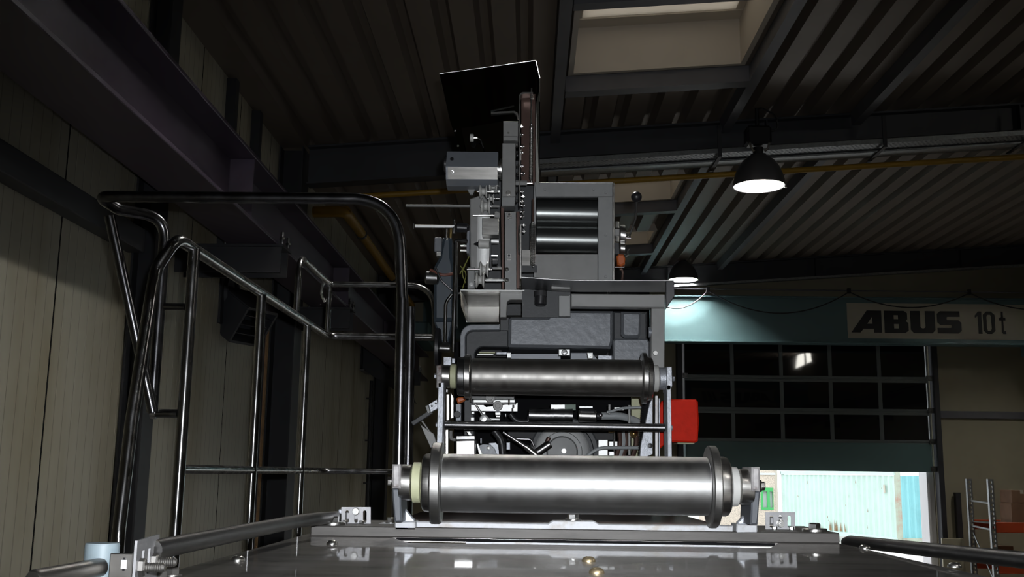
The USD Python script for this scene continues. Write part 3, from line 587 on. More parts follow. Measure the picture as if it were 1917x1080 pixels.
# ------------------------------------------------------------------ the yard outside
struct('yard_ground', MB().box(-30, 70, WY1+.3, 110, -.14, -.04), 'yard')
def containers():
    A = at(1684, 1009, 40.0); Bp = at(1462, 985, 49.0); z0 = .22; hgt = 2.59
    d = np.array([Bp[0]-A[0], Bp[1]-A[1]]); L = np.linalg.norm(d); d /= L; nrm = np.array([d[1], -d[0]])
    if nrm[1] < 0: nrm = -nrm
    def pt(s, w, z): return np.c_[A[0]+d[0]*s+nrm[0]*w, A[1]+d[1]*s+nrm[1]*w, z]
    T = Thing('shipping_container', 'pale mint corrugated shipping container in the yard, rust streaks low down', 'container')
    n = 24; pit = (L-.3)/n; P = []
    for k in range(n):
        s = .15+k*pit; P += [(s, 0), (s+pit*.28, 0), (s+pit*.5, .06), (s+pit*.78, .06)]
    P.append((L-.15, 0)); P += [(L-.15, .10), (.15, .10)]
    T.part('side_wall', MB().prism(P, lambda u, v, w: pt(u, v+.03, z0+.16+(hgt-.3)*w)), 'container_pale')
    for s in (0, L-.16): T.part('corner_post', MB().prism([(s, 0), (s+.16, 0), (s+.16, .16), (s, .16)], lambda u, v, w: pt(u, v, z0+hgt*w)), 'container_post' if s == 0 else 'white_paint')
    T.part('bottom_rail', MB().prism([(.1, 0), (L-.1, 0), (L-.1, .12), (.1, .12)], lambda u, v, w: pt(u, v, z0+.16*w)), 'container_pale')
    T.part('top_rail', MB().prism([(.1, 0), (L-.1, 0), (L-.1, .12), (.1, .12)], lambda u, v, w: pt(u, v, z0+hgt-.12+.12*w)), 'container_pale')
    T.part('roof_panel', MB().prism([(0, 0), (L, 0), (L, 2.4), (0, 2.4)], lambda u, v, w: pt(u, v, z0+hgt+.03*w)), 'container_pale')
    E2 = pt(np.array([0.0]), np.array([2.4]), 0)[0]
    m = 8; P = []
    for k in range(m):
        s = .16+k*.265; P += [(s, 0), (s+.07, 0), (s+.13, .05), (s+.2, .05)]
    P += [(2.28, 0), (2.28, .09), (.16, .09)]
    T.part('end_wall', MB().prism(P, lambda u, v, w: pt(v+.02, u, z0+.16+(hgt-.3)*w)), 'container_blue')
    T.part('corner_post', MB().prism([(0, 2.28), (.16, 2.28), (.16, 2.44), (0, 2.44)], lambda u, v, w: pt(u, v, z0+hgt*w)), 'container_blue')
    T.part('bottom_rail', MB().prism([(0, .1), (.1, .1), (.1, 2.3), (0, 2.3)], lambda u, v, w: pt(u, v, z0+.16*w)), 'container_post')
    for s, w in ((0, 0), (L-.2, 0), (0, 2.24), (L-.2, 2.24)): T.part('corner_casting', MB().prism([(s, w), (s+.2, w), (s+.2, w+.2), (s, w+.2)], lambda u, v, q: pt(u, v, -.04+(z0+.1)*q)), 'rust')
    rg = np.random.default_rng(3)
    for k in range(26):
        s = (rg.normal(4.6, .5) if k < 14 else rg.uniform(.3, L-.4)); s = min(max(s, .3), L-.4); h_ = rg.uniform(.1, .45) if k < 14 else rg.uniform(.05, .18); w_ = rg.uniform(.03, .12) if k < 14 else rg.uniform(.02, .05); zz = z0+.18 if k < 14 else z0+rg.uniform(.3, 2.2)
        q = rg.uniform(.2, .8); w_ *= .8
        T.part('rust_patch', MB().prism([(s, zz), (s+w_, zz), (s+w_*.8, zz+h_*.55), (s+w_*q, zz+h_), (s+w_*.25, zz+h_*.4)], lambda u, v, q_: pt(u, .018-.006*q_+0*v, v)), 'rust')
    T.part('label_plate', MB().prism([(.80, 0), (.92, 0), (.92, .01), (.80, .01)], lambda u, v, q: pt(u, v+.012, z0+1.80+.30*q)), 'sign_cream'); T.done()
containers()
by = 58.0
T = Thing('office_building', 'pebble-dashed building with a green-framed window beyond the container', 'building')
bx0, bx1 = X_(1330, 930, by), X_(1456, 930, by)
wx0, wx1, wz0_, wz1_ = X_(1424, 930, by), X_(1447.5, 930, by), Z_(1436, 954, by), Z_(1436, 913, by)
T.part('wall', MB().xz([(bx0, -.04), (bx1, -.04), (bx1, 6.5), (bx0, 6.5)], by, by+4, [[(wx0, wz0_), (wx1, wz0_), (wx1, wz1_), (wx0, wz1_)]]), 'render_wall')
fr = T.part('window_frame', MB().xz([(wx0-.0, wz0_), (wx1, wz0_), (wx1, wz1_), (wx0, wz1_)], by-.04, by+.1, [[(wx0+.12, wz0_+.12), (wx0+.62*(wx1-wx0)-.07, wz0_+.12), (wx0+.62*(wx1-wx0)-.07, wz1_-.2), (wx0+.12, wz1_-.2)], [(wx0+.62*(wx1-wx0)+.07, wz0_+.12), (wx1-.03, wz0_+.12), (wx1-.03, wz1_-.2), (wx0+.62*(wx1-wx0)+.07, wz1_-.2)]]), 'frame_green')
T.part('curtain', MB().box(wx0+.1, wx1-.02, by+.12, by+.16, wz0_+.1, wz1_-.1), 'curtain', parent=fr)
T.part('band', MB().box(bx0, bx1-.1, by-.05, by, Z_(1436, 889, by), Z_(1436, 885, by)), 'curtain')
T.part('corner_strip', MB().box(bx1-.12, bx1, by-.03, by, -.04, 6.5), 'sign_cream'); T.done()

# ------------------------------------------------------------------ storage rack by the far wall
ry = 18.2
T = Thing('storage_rack', 'pallet rack with perforated grey uprights and red beams by the far wall', 'rack')
top = Z_(1812, 896, ry)
def upright(px, y):
    x = X_(px, 980, y); w = .09
    holes = [[(x+w*.5-.018, z), (x+w*.5+.018, z), (x+w*.5+.018, z+.04), (x+w*.5-.018, z+.04)] for z in np.arange(.12, top-.06, .075)]
    return x, MB().xz([(x, 0), (x+w, 0), (x+w, top), (x, top)], y, y+.004, holes).box(x, x+.004, y, y+.07, 0, top).box(x+w-.004, x+w, y, y+.07, 0, top)
ux, m1 = upright(1855, ry); T.part('upright', m1, 'galv', smooth=False)
ux2, m2 = upright(1815, ry+1.0); T.part('upright', m2, 'galv', smooth=False)
for py in (942, 992): 
    z = Z_(1847, py, ry); T.part('cross_brace', MB().tube([(ux+.02, ry+.04, z), (ux2+.06, ry+1.03, z+.02)], .018, 8), 'galv')
T.part('cross_brace', MB().tube([(ux+.02, ry+.04, Z_(1847, 1090, ry)), (ux2+.06, ry+1.03, Z_(1820, 1000, ry))], .012, 8), 'galv')
for py in (989, 1066):
    z = Z_(1880, py, ry); 
    for y in (ry-.01, ry+1.0): T.part('beam', MB().box((ux if y < ry+.5 else ux2)+.08, 9.45, y, y+.05, z-.07, z+.10, .006), 'rack_red')
    T.part('shelf', MB().box(ux+.1, 9.4, ry+.05, ry+1.0, z+.06, z+.075), 'wall_dark')
T.done()
zsh = Z_(1880, 989, ry)+.0752
for i, (pa, pb, z, h_, lab) in enumerate(((1891, 1935, zsh, .34, 'brown cardboard box on the rack, lower of the two'), (1893, 1932, zsh+.3415, .22, 'brown cardboard box on top of another on the rack'))):
    x0, x1 = X_(pa, 950, ry+.2), X_(pb, 950, ry+.2)
    T = Thing('cardboard_box', lab, 'box', 'boxes on the rack'); T.part('carton', MB().box(x0, x1, ry+.15, ry+.6, z, z+h_, .006), 'cardboard'); T.part('tape', MB().box((x0+x1)/2-.03, (x0+x1)/2+.03, ry+.149, ry+.601, z+h_-.06, z+h_+.001), 'sign_cream' if i else 'cardboard'); T.done()
x0, x1 = X_(1765, 1040, 19.3), X_(1806, 1040, 19.3); single('white_board', MB().xz([(x0, 0), (x1, 0), (x1, Z_(1785, 1008, 19.3)), (x0, Z_(1785, 1008, 19.3))], 19.3, 19.34, b=.004), 'wall_plain', 'pale upright board standing by the far wall under the grey strip', 'board')
x0, x1 = X_(1791, 960, 19.85), X_(1801, 960, 19.85); single('steel_profile', MB().box(x0, x1, 19.85, 19.95, 0, Z_(1796, 922, 19.85), .005), 'steel_dark', 'dark strip standing in for the rack upright shadow on the far wall', 'profile')  # dark strip put in for the shadow of the rack upright on the wall
x0, x1 = X_(1866, 1020, ry+.3), X_(1897, 1020, ry+.3); single('shelf_panel', MB().box(x0, x1, ry+.3, ry+.5, Z_(1880, 1066, ry)+.0752, Z_(1880, 1022, ry+.3), .004), 'cardboard', 'tan panel standing on the lower rack shelf', 'panel')
# ------------------------------------------------------------------ machine: deck in the foreground
DZ0 = float(np.mean([Z_(564, 1006, 2.2), Z_(1573, 1015, 2.2), Z_(960, 1012, 2.2)]))       # deck surface
dxl, dxr = -.475, .645; dfar = 2.505; dnear = .95
sxa, sxb, sya, syb = X_(760, 1014, 2.2), X_(1432, 1016, 2.2), 2.06, 2.21                     # slot in the deck
T = Thing('machine_deck', 'flat reflective steel deck plate in the foreground with round-headed bolts', 'machine deck')
def xy(poly, z0, z1, holes=()): return MB().prism(poly, lambda u, v, w: np.c_[u, v, z0+(z1-z0)*w], holes)
sl = [(sxa, syb), (sxa-.03, syb), (sxa+.02, sya), (sxb-.02, sya), (sxb+.03, syb)]
T.part('deck_plate', xy([(dxl, dnear), (dxr, dnear), (dxr, dfar), (dxl, dfar)], DZ0-.008, DZ0, [[(sxa-.03, syb), (sxa+.02, sya), (sxb-.02, sya), (sxb+.03, syb)]]), 'deck_steel')
T.part('side_skirt', MB().box(dxl+.004, dxl+.012, dnear, dfar, DZ0-1.2, DZ0-.0081).box(dxr-.012, dxr-.004, dnear, dfar, DZ0-1.2, DZ0-.0081).box(dxl+.012, dxr-.012, dnear, dnear+.01, DZ0-1.2, DZ0-.0081), 'cast_dark')
T.part('inner_tray', MB().box(dxl+.02, dxr-.02, 1.95, 2.5, DZ0-.07, DZ0-.06), 'sheet_steel')
lx0, lx1 = X_(872, 1016, 2.2), X_(1385, 1016, 2.2)
T.part('rear_plate', MB().box(-.36, .52, 2.51, 3.66, DZ0-.012, DZ0+.002), 'bronze_brown', label='dark brown plate behind the cross bar')
T.part('slot_lip', MB().box(sxa-.02, sxb+.02, 2.200, 2.2095, DZ0-.0052, DZ0-.0002), 'slot_dark'); T.part('slot_strip', MB().box(lx0, lx1, 2.198, 2.2085, DZ0-.030, DZ0-.0054), 'worn_paint', label='pale strip inside the slot')  # the black bar stands for the shadow inside the slot
T.part('inner_rail', MB().box(sxa+.06, sxa+.17, 2.16, 2.22, DZ0-.058, DZ0-.012, .003), 'worn_paint'); T.part('inner_rail', MB().box(sxb-.17, sxb-.06, 2.16, 2.22, DZ0-.058, DZ0-.012, .003), 'bronze_brown')
for px, py in ((445, 1050), (622, 1019), (1102, 1051), (1117, 1073), (1619, 1027), (1787, 1062), (1370, 1078)):
    d = at(px, py, 1.0)-EYE; p = EYE+d*((DZ0-H)/d[2])
    if px == 1370: continue
    r = .0108; T.part('bolt', MB().lathe(p+[0, 0, .0001], (0, 0, 1), [(0, r), (.002, r*.985), (.0042, r*.9), (.0062, r*.72), (.0074, r*.46), (.0066, r*.36), (.0066, .001)], 28), 'brass_dull' if 1090 < px < 1130 else 'machined')
T.done()
# cross bar with painted base rail and clamps
bz0, bz1 = DZ0+.0002, DZ0+.0215; bxl, bxr = X_(581, 998, 2.22), X_(1572, 1005, 2.22)
single('deck_cross_bar', MB().box(bxl, bxr, 2.22, 2.50, bz0, bz1, .002), 'bar_steel', 'dull steel cross bar lying across the deck under the big roller', 'cross bar')
T = Thing('roller_base_rail', 'chipped white-painted base rail under the big roller with a hex bolt at its middle', 'base rail')
rz = bz1+.0002; YR = 2.222
T.part('rail', MB().px([(779, 976), (1026, 980), (1035, 974.5), (1112, 975), (1122, 981), (1373, 984), (1373, 999), (779, 993)], YR, YR+.03, b=.002), 'worn_paint')
p = at(1073, 976, YR+.015); zc = Z_(1073, 974.7, YR); T.part('bolt', MB().bolt((p[0], YR+.015, zc), (0, 0, 1), .0125, .012), 'bright_steel'); T.done()

# ------------------------------------------------------------------ lathed rollers
def roller(T, Y, ya, yb, prof, cuts, seg=72):
    """prof: (x pixel, radius pixel) pieces read along the axis."""
def roll_piece(Y, yc, pts, n=64):
    """a turned piece along x: pts = (pixel x, radius in pixels); yc the axis' pixel height at x = 1000."""
    z = Z_(1000, yc, Y); s = S(Y, yc)
    L = [(X_(x, yc, Y), r*s) for x, r in pts]
    return MB().lathe((L[0][0], Y, z), (1, 0, 0), [(x-L[0][0], r) for x, r in L], n)
Y1, A1 = 2.17, 906.0
T = Thing('big_roller', 'big bright brushed steel roller in front with flanged ends and a cream washer', 'roller')
T.part('roller_body', roll_piece(Y1, A1, [(829, 51), (829, 53.3), (831, 54), (1322, 54), (1324, 53)], 96), 'roller_steel')
T.part('flange', roll_piece(Y1, A1, [(809, 72.5), (811, 74.5), (826, 74.5), (828, 73)], 80), 'machined_mid')
T.part('flange', roll_piece(Y1, A1, [(1325, 72.5), (1327, 75), (1339, 75), (1341, 73)], 80), 'machined_mid')
T.part('end_cap', roll_piece(Y1, A1, [(791, 46), (793, 51), (797, 53.5), (808.5, 54.5)], 64), 'machined'); T.part('end_cap', roll_piece(Y1, A1, [(1341.5, 55), (1356, 55), (1361, 53), (1364, 48)], 64), 'machined')
T.part('washer', roll_piece(Y1, A1, [(772.5, 35), (774, 37.5), (788, 37.5), (789.5, 35)], 48), 'plastic_cream', label='cream yellow plastic washer'); T.part('washer', roll_piece(Y1, A1, [(1365, 35), (1367, 37), (1379, 36), (1381, 33)], 48), 'plastic_white', label='off-white plastic washer')
T.part('journal', roll_piece(Y1, A1, [(749, 32), (751, 33), (770, 33), (772, 31)], 48), 'machined'); T.part('journal', roll_piece(Y1, A1, [(1381.5, 31), (1384, 33), (1405, 33), (1407, 32)], 48), 'machined')
s1 = S(Y1, 906); zc1 = Z_(1000, A1, Y1)
for px in (1333,):
    x = X_(px, 860, Y1); a = 52*math.pi/180; r = 74*s1
    T.part('set_screw', MB().cyl((x, Y1-r*math.cos(a)*.98, zc1+r*math.sin(a)*.98), (x, Y1-r*math.cos(a)*1.01, zc1+r*math.sin(a)*1.01), 4*s1, 12), 'black_plastic'); T.part('set_screw', MB().cyl((x, Y1-r*math.cos(a)*1.0, zc1+r*math.sin(a)*1.0), (x, Y1-r*math.cos(a)*1.013, zc1+r*math.sin(a)*1.013), 2.4*s1, 6), 'bright_steel')
T.done()
def stand(sgn, lab):
    T = Thing('roller_stand', lab, 'roller stand', 'stands of the big roller'); q = lambda x: x if sgn < 0 else 2*1078.5-x
    f = 0 if sgn < 0 else 5; P = [(734+0, 868), (750, 868), (751, 915), (751, 950), (745, 976), (738, 976), (734, 915)]
    head = [(734, 869), (749.5, 869), (749.5, 914), (733.5, 914)]; leg = [(733.5, 914.5), (749.5, 914.5), (752, 977), (738.5, 977)]
    F = lambda L: [(q(x), y+f) for x, y in L][::1 if sgn < 0 else -1]
    T.part('stand_head', MB().px(F(head), Y1-.045, Y1+.05, b=.004), 'chipped', label='stand head with flaking white paint')
    T.part('stand_leg', MB().px(F(leg), Y1-.02, Y1+.085, b=.003), 'stand_slate')
    T.part('gusset', MB().px(F([(752.3, 945), (757, 950), (772, 969), (776, 972), (776, 977), (752.5, 977)]), YR+.0, YR+.015, b=.002), 'zinc')
    T.part('foot', MB().px(F([(739, 977.3), (778, 976), (778.5, 993), (739, 992.5)]), YR-.002, YR+.06, b=.002), 'worn_paint')
    xb = X_(q(734), 904, Y1); T.part('bolt', MB().bolt((xb, Y1-.0, zc1+.002), (sgn, 0, 0), 8.2*s1, 7*s1), 'machined'); T.done()
stand(-1, 'left upright stand of the big roller with a chipped white head'); stand(1, 'right upright stand of the big roller with a peeling head')
T = Thing('clamp_plate', 'small zinc clamp plate with a hex bolt left of the big roller stand', 'clamp')
T.part('plate', MB().px([(704, 980.5), (737.5, 980.5), (737.5, 988), (704, 988)], 2.33, 2.41, b=.001), 'zinc'); p = at(731, 980.5, 2.37); T.part('bolt', MB().bolt((p[0], 2.37, Z_(731, 980.7, 2.35)), (0, 0, 1), .0085, .011), 'machined'); T.done()
# slotted angle brackets carrying sensors, washers and nuts on the bar
def angle_bracket(xa, xb, ya, yb, Y, lab, tilt, nutpos):
    T = Thing('slotted_bracket', lab, 'bracket', 'slotted brackets on the cross bar'); w = xb-xa; h = yb-ya
    def slot(cx, t0, t1, hw=.06):
        cx = xa+w*cx; a, b = ya+h*t0, ya+h*t1; r = w*hw; L = []
        for k in range(7): an = math.pi*k/6; L.append((cx+r*math.cos(an), a+r-r*math.sin(an)))
        for k in range(7): an = math.pi*k/6; L.append((cx-r*math.cos(an), b-r+r*math.sin(an)))
        return L
    T.part('plate', MB().px([(xa, ya), (xb, ya), (xb, yb), (xa, yb)], Y, Y+.003, [slot(.2, .17, .80), slot(.5, .14, .80), slot(.8, .17, .80)]), 'zinc_dull')
    z0 = Z_((xa+xb)/2, yb, Y); T.part('foot', MB().box(X_(xa, yb, Y), X_(xb, yb, Y), Y+.003, Y+.05, z0-.0, z0+.003), 'zinc_dull')
    c = at(xa+w*.5, ya+h*nutpos, Y); T.part('nut', MB().lathe((c[0], Y-.0005, c[2]), (0, -1, 0), [(0, .0085), (.0015, .0085), (.002, .0072), (.008, .007)], 20).cyl((c[0], Y-.008, c[2]), (c[0], Y-.013, c[2]), .0035, 10), 'bright_steel')
    T.part('backing_block', MB().pbox(xa+w*.14, ya+h*.24, xa+w*.66, ya+h*.66, Y+.006, Y+.03, .003), 'zinc_dull')
    for k in (.2, .76): p = at(xa+w*k, yb-2, Y+.02); T.part('foot_bolt', MB().hexa((p[0], Y-.012, bz1+.0003), (0, 0, 1), .0055, .007), 'bright_steel')
    T.done()
angle_bracket(639, 694, 949, 986, 2.33, 'slotted zinc angle bracket on the left end of the cross bar', 0, .22)
angle_bracket(1433, 1489, 959, 995, 2.33, 'slotted grey angle bracket on the right end of the cross bar', 0, .58)
def nut_washer(px, py, lab, Y=2.258):
    T = Thing('bolt_and_washer', lab, 'bolt', 'large bolts on the cross bar'); x = X_(px, py, Y)
    T.part('washer', MB().lathe((x, Y, bz1+.0002), (0, 0, 1), [(0, .026), (.005, .026), (.0065, .024)], 36), 'machined'); T.part('bolt_head', MB().hexa((x, Y, bz1+.0067), (0, 0, 1), .0125, .011, .0), 'bright_steel'); T.done()
nut_washer(624, 983, 'large bolt with a wide washer left of the left slotted bracket'); nut_washer(1525, 990, 'large bolt with a wide washer right of the right slotted bracket')
T = Thing('copper_pins', 'small copper-coloured pins at the left end of the cross bar', 'pins')
for k, px in enumerate((583, 588, 593, 599)): x = X_(px, 985, 2.42); T.part('pin', MB().cyl((x, 2.42, bz1+.0002), (x, 2.42, bz1+(.006, .009, .014, .011)[k]), .002, 8), 'brass' if k != 2 else 'bright_steel')
T.done()
# side rods along the deck
pL0, pL1 = np.array([-.486, 1.30, Z_(290, 1030, 1.30)]), np.array([-.432, 2.40, Z_(640, 966, 2.42)])
pL0[0] = X_(285, 1030, 1.30); pL1[0] = X_(640, 966, 2.42); pm = at(560, 975, 2.05)
T = Thing('side_rod', 'bent grey rod running back along the left edge of the deck to the slotted bracket', 'rod')
T.part('rod', MB().tube([pL0, pm-[.0, .02, -.0], pm+[.02, .06, .0015], pL1], .0125, 16), 'rod_dark'); T.part('end_block', MB().pbox(633, 953, 640, 974, 2.345, 2.39, .002), 'zinc'); T.done()
a, b = at(1585, 1016, 2.35), at(1940, 1051, 1.55)
single('side_rod', MB().tube(fillet([a, a*.97+b*.03+[0, 0, .004], b], .02), .0125, 16), 'rod_dark', 'dark rod running forward along the right edge of the deck', 'rod')
# near-left holder: rod end, blue-white block, slotted plate, bolts
Yh = 1.22
T = Thing('rod_holder_block', 'pale blue-white plastic cylinder block at lower left holding a steel rod', 'holder block')
bc = at(189, 1060, Yh); r = (X_(220, 1040, Yh)-X_(158, 1040, Yh))/2; zt_ = Z_(189, 1016, Yh); T.part('block', MB().lathe((bc[0], Yh, DZ0-.06), (0, 0, 1), [(0, r*.95), (.003, r), (zt_-DZ0+.057, r), (zt_-DZ0+.06, r*.95)], 40), 'block_blue_white')
p0, p1 = at(60, 1086, Yh-.13), at(187, 1062, Yh-.015); T.part('rod', MB().lathe(p0, p1-p0, [(0, .0085), (.004, .0105), (np.linalg.norm(p1-p0), .0105)], 24), 'machined_soft'); T.done()
T = Thing('slotted_bracket', 'bright slotted bracket with two threaded bolts beside the blue-white block', 'bracket', 'slotted brackets on the deck')
# upright plate turned edge-on, its slots facing right
pa, pb = at(250, 1045, Yh-.02), at(292, 1030, Yh+.10); d = pb-pa; d[2] = 0; L = np.linalg.norm(d); d /= L; nn = np.array([d[1], -d[0], 0])
zlo, zhi = DZ0-.05, Z_(251, 1012, Yh-.02)
def pl(u, v, w): return np.c_[pa[0]+d[0]*u+nn[0]*w*.003, pa[1]+d[1]*u+nn[1]*w*.003, v]
hs = [[(L*k-.006, zhi-.042), (L*k+.006, zhi-.042), (L*k+.006, zhi-.013), (L*k-.006, zhi-.013)] for k in (.28, .55, .82)]
T.part('plate', MB().prism([(0, zlo), (L, zlo), (L, zhi), (0, zhi)], pl, hs), 'zinc_dull')
xa, xb = X_(219, 1050, Yh), X_(249, 1050, Yh); T.part('face_plate', MB().box(xa, pa[0]-.0005, Yh-.022, Yh-.018, zlo, Z_(235, 1033, Yh), .001), 'machined_soft')
T.part('slot_insert', MB().pbox(229.5, 1044, 234, 1069, Yh-.0235, Yh-.0221), 'black_plastic'); T.part('slot_insert', MB().pbox(226, 1048, 237, 1065, Yh-.0245, Yh-.0236, .0004), 'white_part')
for k, (px, py, yy) in enumerate(((256, 1062, Yh+.0), (281, 1052, Yh+.07))):
    p = at(px, py, yy); T.part('nut', MB().hexa(p, nn, .0105, .010).lathe(p, nn, [(-.001, .013), (.0005, .013)], 16), 'machined_soft'); T.part('thread', MB().lathe(p, nn, [(.01, .0055)]+[(.01+.0012*i, .0058 if i % 2 else .0051) for i in range(1, 17)]+[(.031, .004)], 14), 'machined_soft')
T.done()
for px, py, lab in ((300, 1077, 'hex bolt head at the lower left corner of the deck, left one'), (323, 1072, 'hex bolt head at the lower left corner of the deck, right one')):
    d_ = at(px, py, 1.0)-EYE; p = EYE+d_*((DZ0+.004-H)/d_[2]); T = Thing('deck_bolt', lab, 'bolt', 'hex bolts at the deck corner'); T.part('washer', MB().cyl((p[0], p[1], DZ0+.0002), (p[0], p[1], DZ0+.002), .012, 20), 'machined_soft'); T.part('bolt_head', MB().hexa((p[0], p[1], DZ0+.0021), (0, 0, 1), .009, .008), 'machined_soft'); T.done()

# ------------------------------------------------------------------ second roller and its side plates
Y2, A2 = 3.57, 706.0
T = Thing('rear_roller', 'smaller steel roller behind the big one with collars and pale washers', 'roller')
T.part('roller_body', roll_piece(Y2, A2, [(883, 31), (884.5, 34), (1199, 34.5), (1200, 33)], 80), 'roller_steel_rear')
T.part('collar', roll_piece(Y2, A2, [(870, 39), (871, 41), (880, 41), (882, 39)], 56), 'machined'); T.part('collar', roll_piece(Y2, A2, [(1201, 45), (1202, 48), (1209, 48), (1210, 46)], 64), 'machined'); T.part('collar', roll_piece(Y2, A2, [(1210.3, 40), (1212, 41), (1218, 40), (1221, 36)], 56), 'machined')
T.part('end_cap', roll_piece(Y2, A2, [(856, 28), (857, 34), (859, 36), (869.5, 36.5)], 48), 'machined_dark')
T.part('washer', roll_piece(Y2, A2, [(843, 21), (844, 23), (853, 23), (854.5, 21)], 40), 'plastic_cream', label='cream yellow plastic washer'); T.part('washer', roll_piece(Y2, A2, [(1222, 22), (1223, 25), (1231, 25), (1232.5, 23)], 40), 'plastic_white', label='off-white plastic washer')
T.part('journal', roll_piece(Y2, A2, [(827.5, 19), (829, 21), (842.5, 21)], 40), 'machined'); T.part('journal', roll_piece(Y2, A2, [(1233, 18), (1234, 21), (1247, 21), (1247.8, 20)], 40), 'zinc')
s2 = S(Y2, 706); zc2 = Z_(1000, A2, Y2); x = X_(1207, 695, Y2)
T.part('set_screw', MB().cyl((x, Y2-48*s2*.97, zc2+8*s2), (x, Y2-48*s2*.99, zc2+8*s2), 3.2*s2, 12), 'black_plastic'); T.done()
def side_plate(sgn, lab):
    T = Thing('roller_side_plate', lab, 'side plate', 'zinc side plates of the smaller roller')
    xa, xb = (821, 831.5) if sgn < 0 else (1245.5, 1253.5)
    zb = DZ0+.0022; x0, x1 = X_(xa, 790, Y2), X_(xb, 790, Y2)
    T.part('plate', MB().box(x0, x1, Y2-.05, Y2+.035, zb, zc2-.026, .0015), 'zinc')
    if sgn < 0: T.part('plate_head', MB().px([(817, 684), (826.5, 682), (827, 726), (817, 726)], Y2-.05, Y2+.05, b=.003), 'chipped', label='head with flaking white paint')
    else: T.part('plate_head', MB().px([(1248, 686.5), (1258, 686), (1259, 722), (1255, 730), (1248, 731)], Y2-.05, Y2+.05, b=.002), 'zinc')
    xx = x0 if sgn < 0 else X_(1258.5, 706, Y2)
    p = X_(816.8, 706, Y2) if sgn < 0 else X_(1259, 706, Y2)
    T.part('bolt', MB().bolt((p, Y2, zc2), (sgn, 0, 0), 4.6*s2, 4*s2, False), 'zinc')
    T.done()
side_plate(-1, 'left zinc side plate of the smaller roller with a white flaking head'); side_plate(1, 'right zinc side plate of the smaller roller in front of the red box')
Yd = Y2-.02; zr = Z_(1040, 798, Yd); xa, xb = X_(832, 797, Yd), X_(1245.2, 799, Yd)
T = Thing('tie_rod', 'dark polished tie rod between the two zinc side plates', 'rod')
T.part('rod', MB().cyl((xa, Yd, zr), (xb, Yd, zr), 7.3*S(Yd, 798), 32, .002), 'rod_steel'); T.part('bolt', MB().bolt((X_(1253.8, 799, Yd), Yd, zr), (1, 0, 0), 5*s2, 4*s2), 'zinc'); T.part('bolt', MB().bolt((X_(820.6, 797, Yd), Yd, zr), (-1, 0, 0), 4.5*s2, 4*s2), 'zinc'); T.done()
Yb = 3.85
T = Thing('red_box', 'red square-edged box mounted right of the machine behind the zinc side plate', 'box')
T.part('cover', MB().px([(1253, 747), (1303, 747.5), (1307, 752), (1308.5, 790), (1307, 825), (1302, 828.5), (1253, 827)], Yb-.02, Yb+.10, b=.006), 'red_box'); T.part('side_cover', MB().px([(1233, 765), (1238, 752), (1246, 747), (1252.6, 747), (1252.6, 827), (1240, 836), (1233, 842)], Yb+.02, Yb+.10, b=.004), 'red_box'); T.part('base_edge', MB().pbox(1268, 828.7, 1300, 830.5, Yb, Yb+.09, .001), 'plastic_cream'); T.done()

# ------------------------------------------------------------------ cast frame behind the smaller roller
Yc = 4.0
T = Thing('cast_frame', 'dark grey rough-cast machine frame above the smaller roller', 'machine frame')
T.part('main_block', MB().px([(953, 597), (957, 593.5), (1026, 593.5), (1030, 589), (1033, 581), (1147, 582), (1147, 640), (1143, 652), (952, 649)], Yc, Yc+.42, b=.010), 'cast_grey')
T.part('right_wall', MB().px([(1148, 583), (1211, 584), (1212, 690), (1148, 690)], Yc+.06, Yc+.4, b=.006), 'cast_dark')
T.part('pocket_boss', MB().px([(1163.5, 583), (1201, 584), (1200, 626), (1196, 632), (1169, 632), (1163, 626)], Yc+.02, Yc+.12, b=.010), 'cast_grey')
T.part('lower_block', MB().px([(1147, 638), (1153, 633), (1212, 634), (1216, 640), (1216, 692), (1148, 692)], Yc-.03, Yc+.2, b=.006), 'cast_grey')
arc = lambda cx, cy, r, a0, a1, n=7: [(cx+r*math.cos(math.radians(a0+(a1-a0)*i/n)), cy-r*math.sin(math.radians(a0+(a1-a0)*i/n))) for i in range(n+1)]
T.part('arched_arm', MB().px([(861, 694)]+[(861, 628)]+arc(884, 629, 22, 175, 95)+[(936, 607), (936, 617.5)]+arc(886, 633, 15, 95, 175)+[(871, 694)], Yc, Yc+.2, b=.003), 'cast_grey')
T.part('arm_web', MB().px([(872, 694)]+[(872, 622), (884, 618), (951, 618), (951, 650)]+[(905, 649)]+arc(905, 665, 16, 95, 170)+[(888, 694)], Yc+.05, Yc+.15, b=.004), 'cast_dark')
T.part('column_web', MB().px([(937, 595), (952, 595), (952, 649), (937, 649)], Yc+.08, Yc+.4), 'cast_dark'); T.done()
single('chute_bracket', MB().px([(936, 545), (978, 545), (978, 561)]+[(957, 561)]+arc(957, 569, 8, 95, 175)+[(948, 594), (936, 594)], Yc-.04, Yc+.03, b=.002), 'plate_light', 'grey curved bracket right of the open sheet-metal chute', 'bracket')
T = Thing('chute', 'open stained sheet-metal chute left of the cast frame', 'chute'); Ych = Yc-.10
zt0, zt1 = Z_(898, 544.5, Ych), Z_(898, 575, Ych+.20)
A = [at(862.5, 544.5, Ych), at(935.5, 544.5, Ych)]
def quad(p, t=.0018):
    p = [np.asarray(q, float) for q in p]; n_ = np.cross(p[1]-p[0], p[2]-p[0]); n_ /= np.linalg.norm(n_)
    V = p+[q+n_*t for q in p]; return MB().add(V, [[0, 1, 2], [0, 2, 3], [4, 6, 5], [4, 7, 6], [0, 4, 5], [0, 5, 1], [1, 5, 6], [1, 6, 2], [2, 6, 7], [2, 7, 3], [3, 7, 4], [3, 4, 0]])
B1, B2 = at(876, 574.5, Ych+.16), at(934.5, 574.5, Ych+.16); C1, C2 = at(874, 603, Ych+.02), at(934, 602.5, Ych+.02); D1, D2 = at(863, 573, Ych), at(862.5, 544.5, Ych)
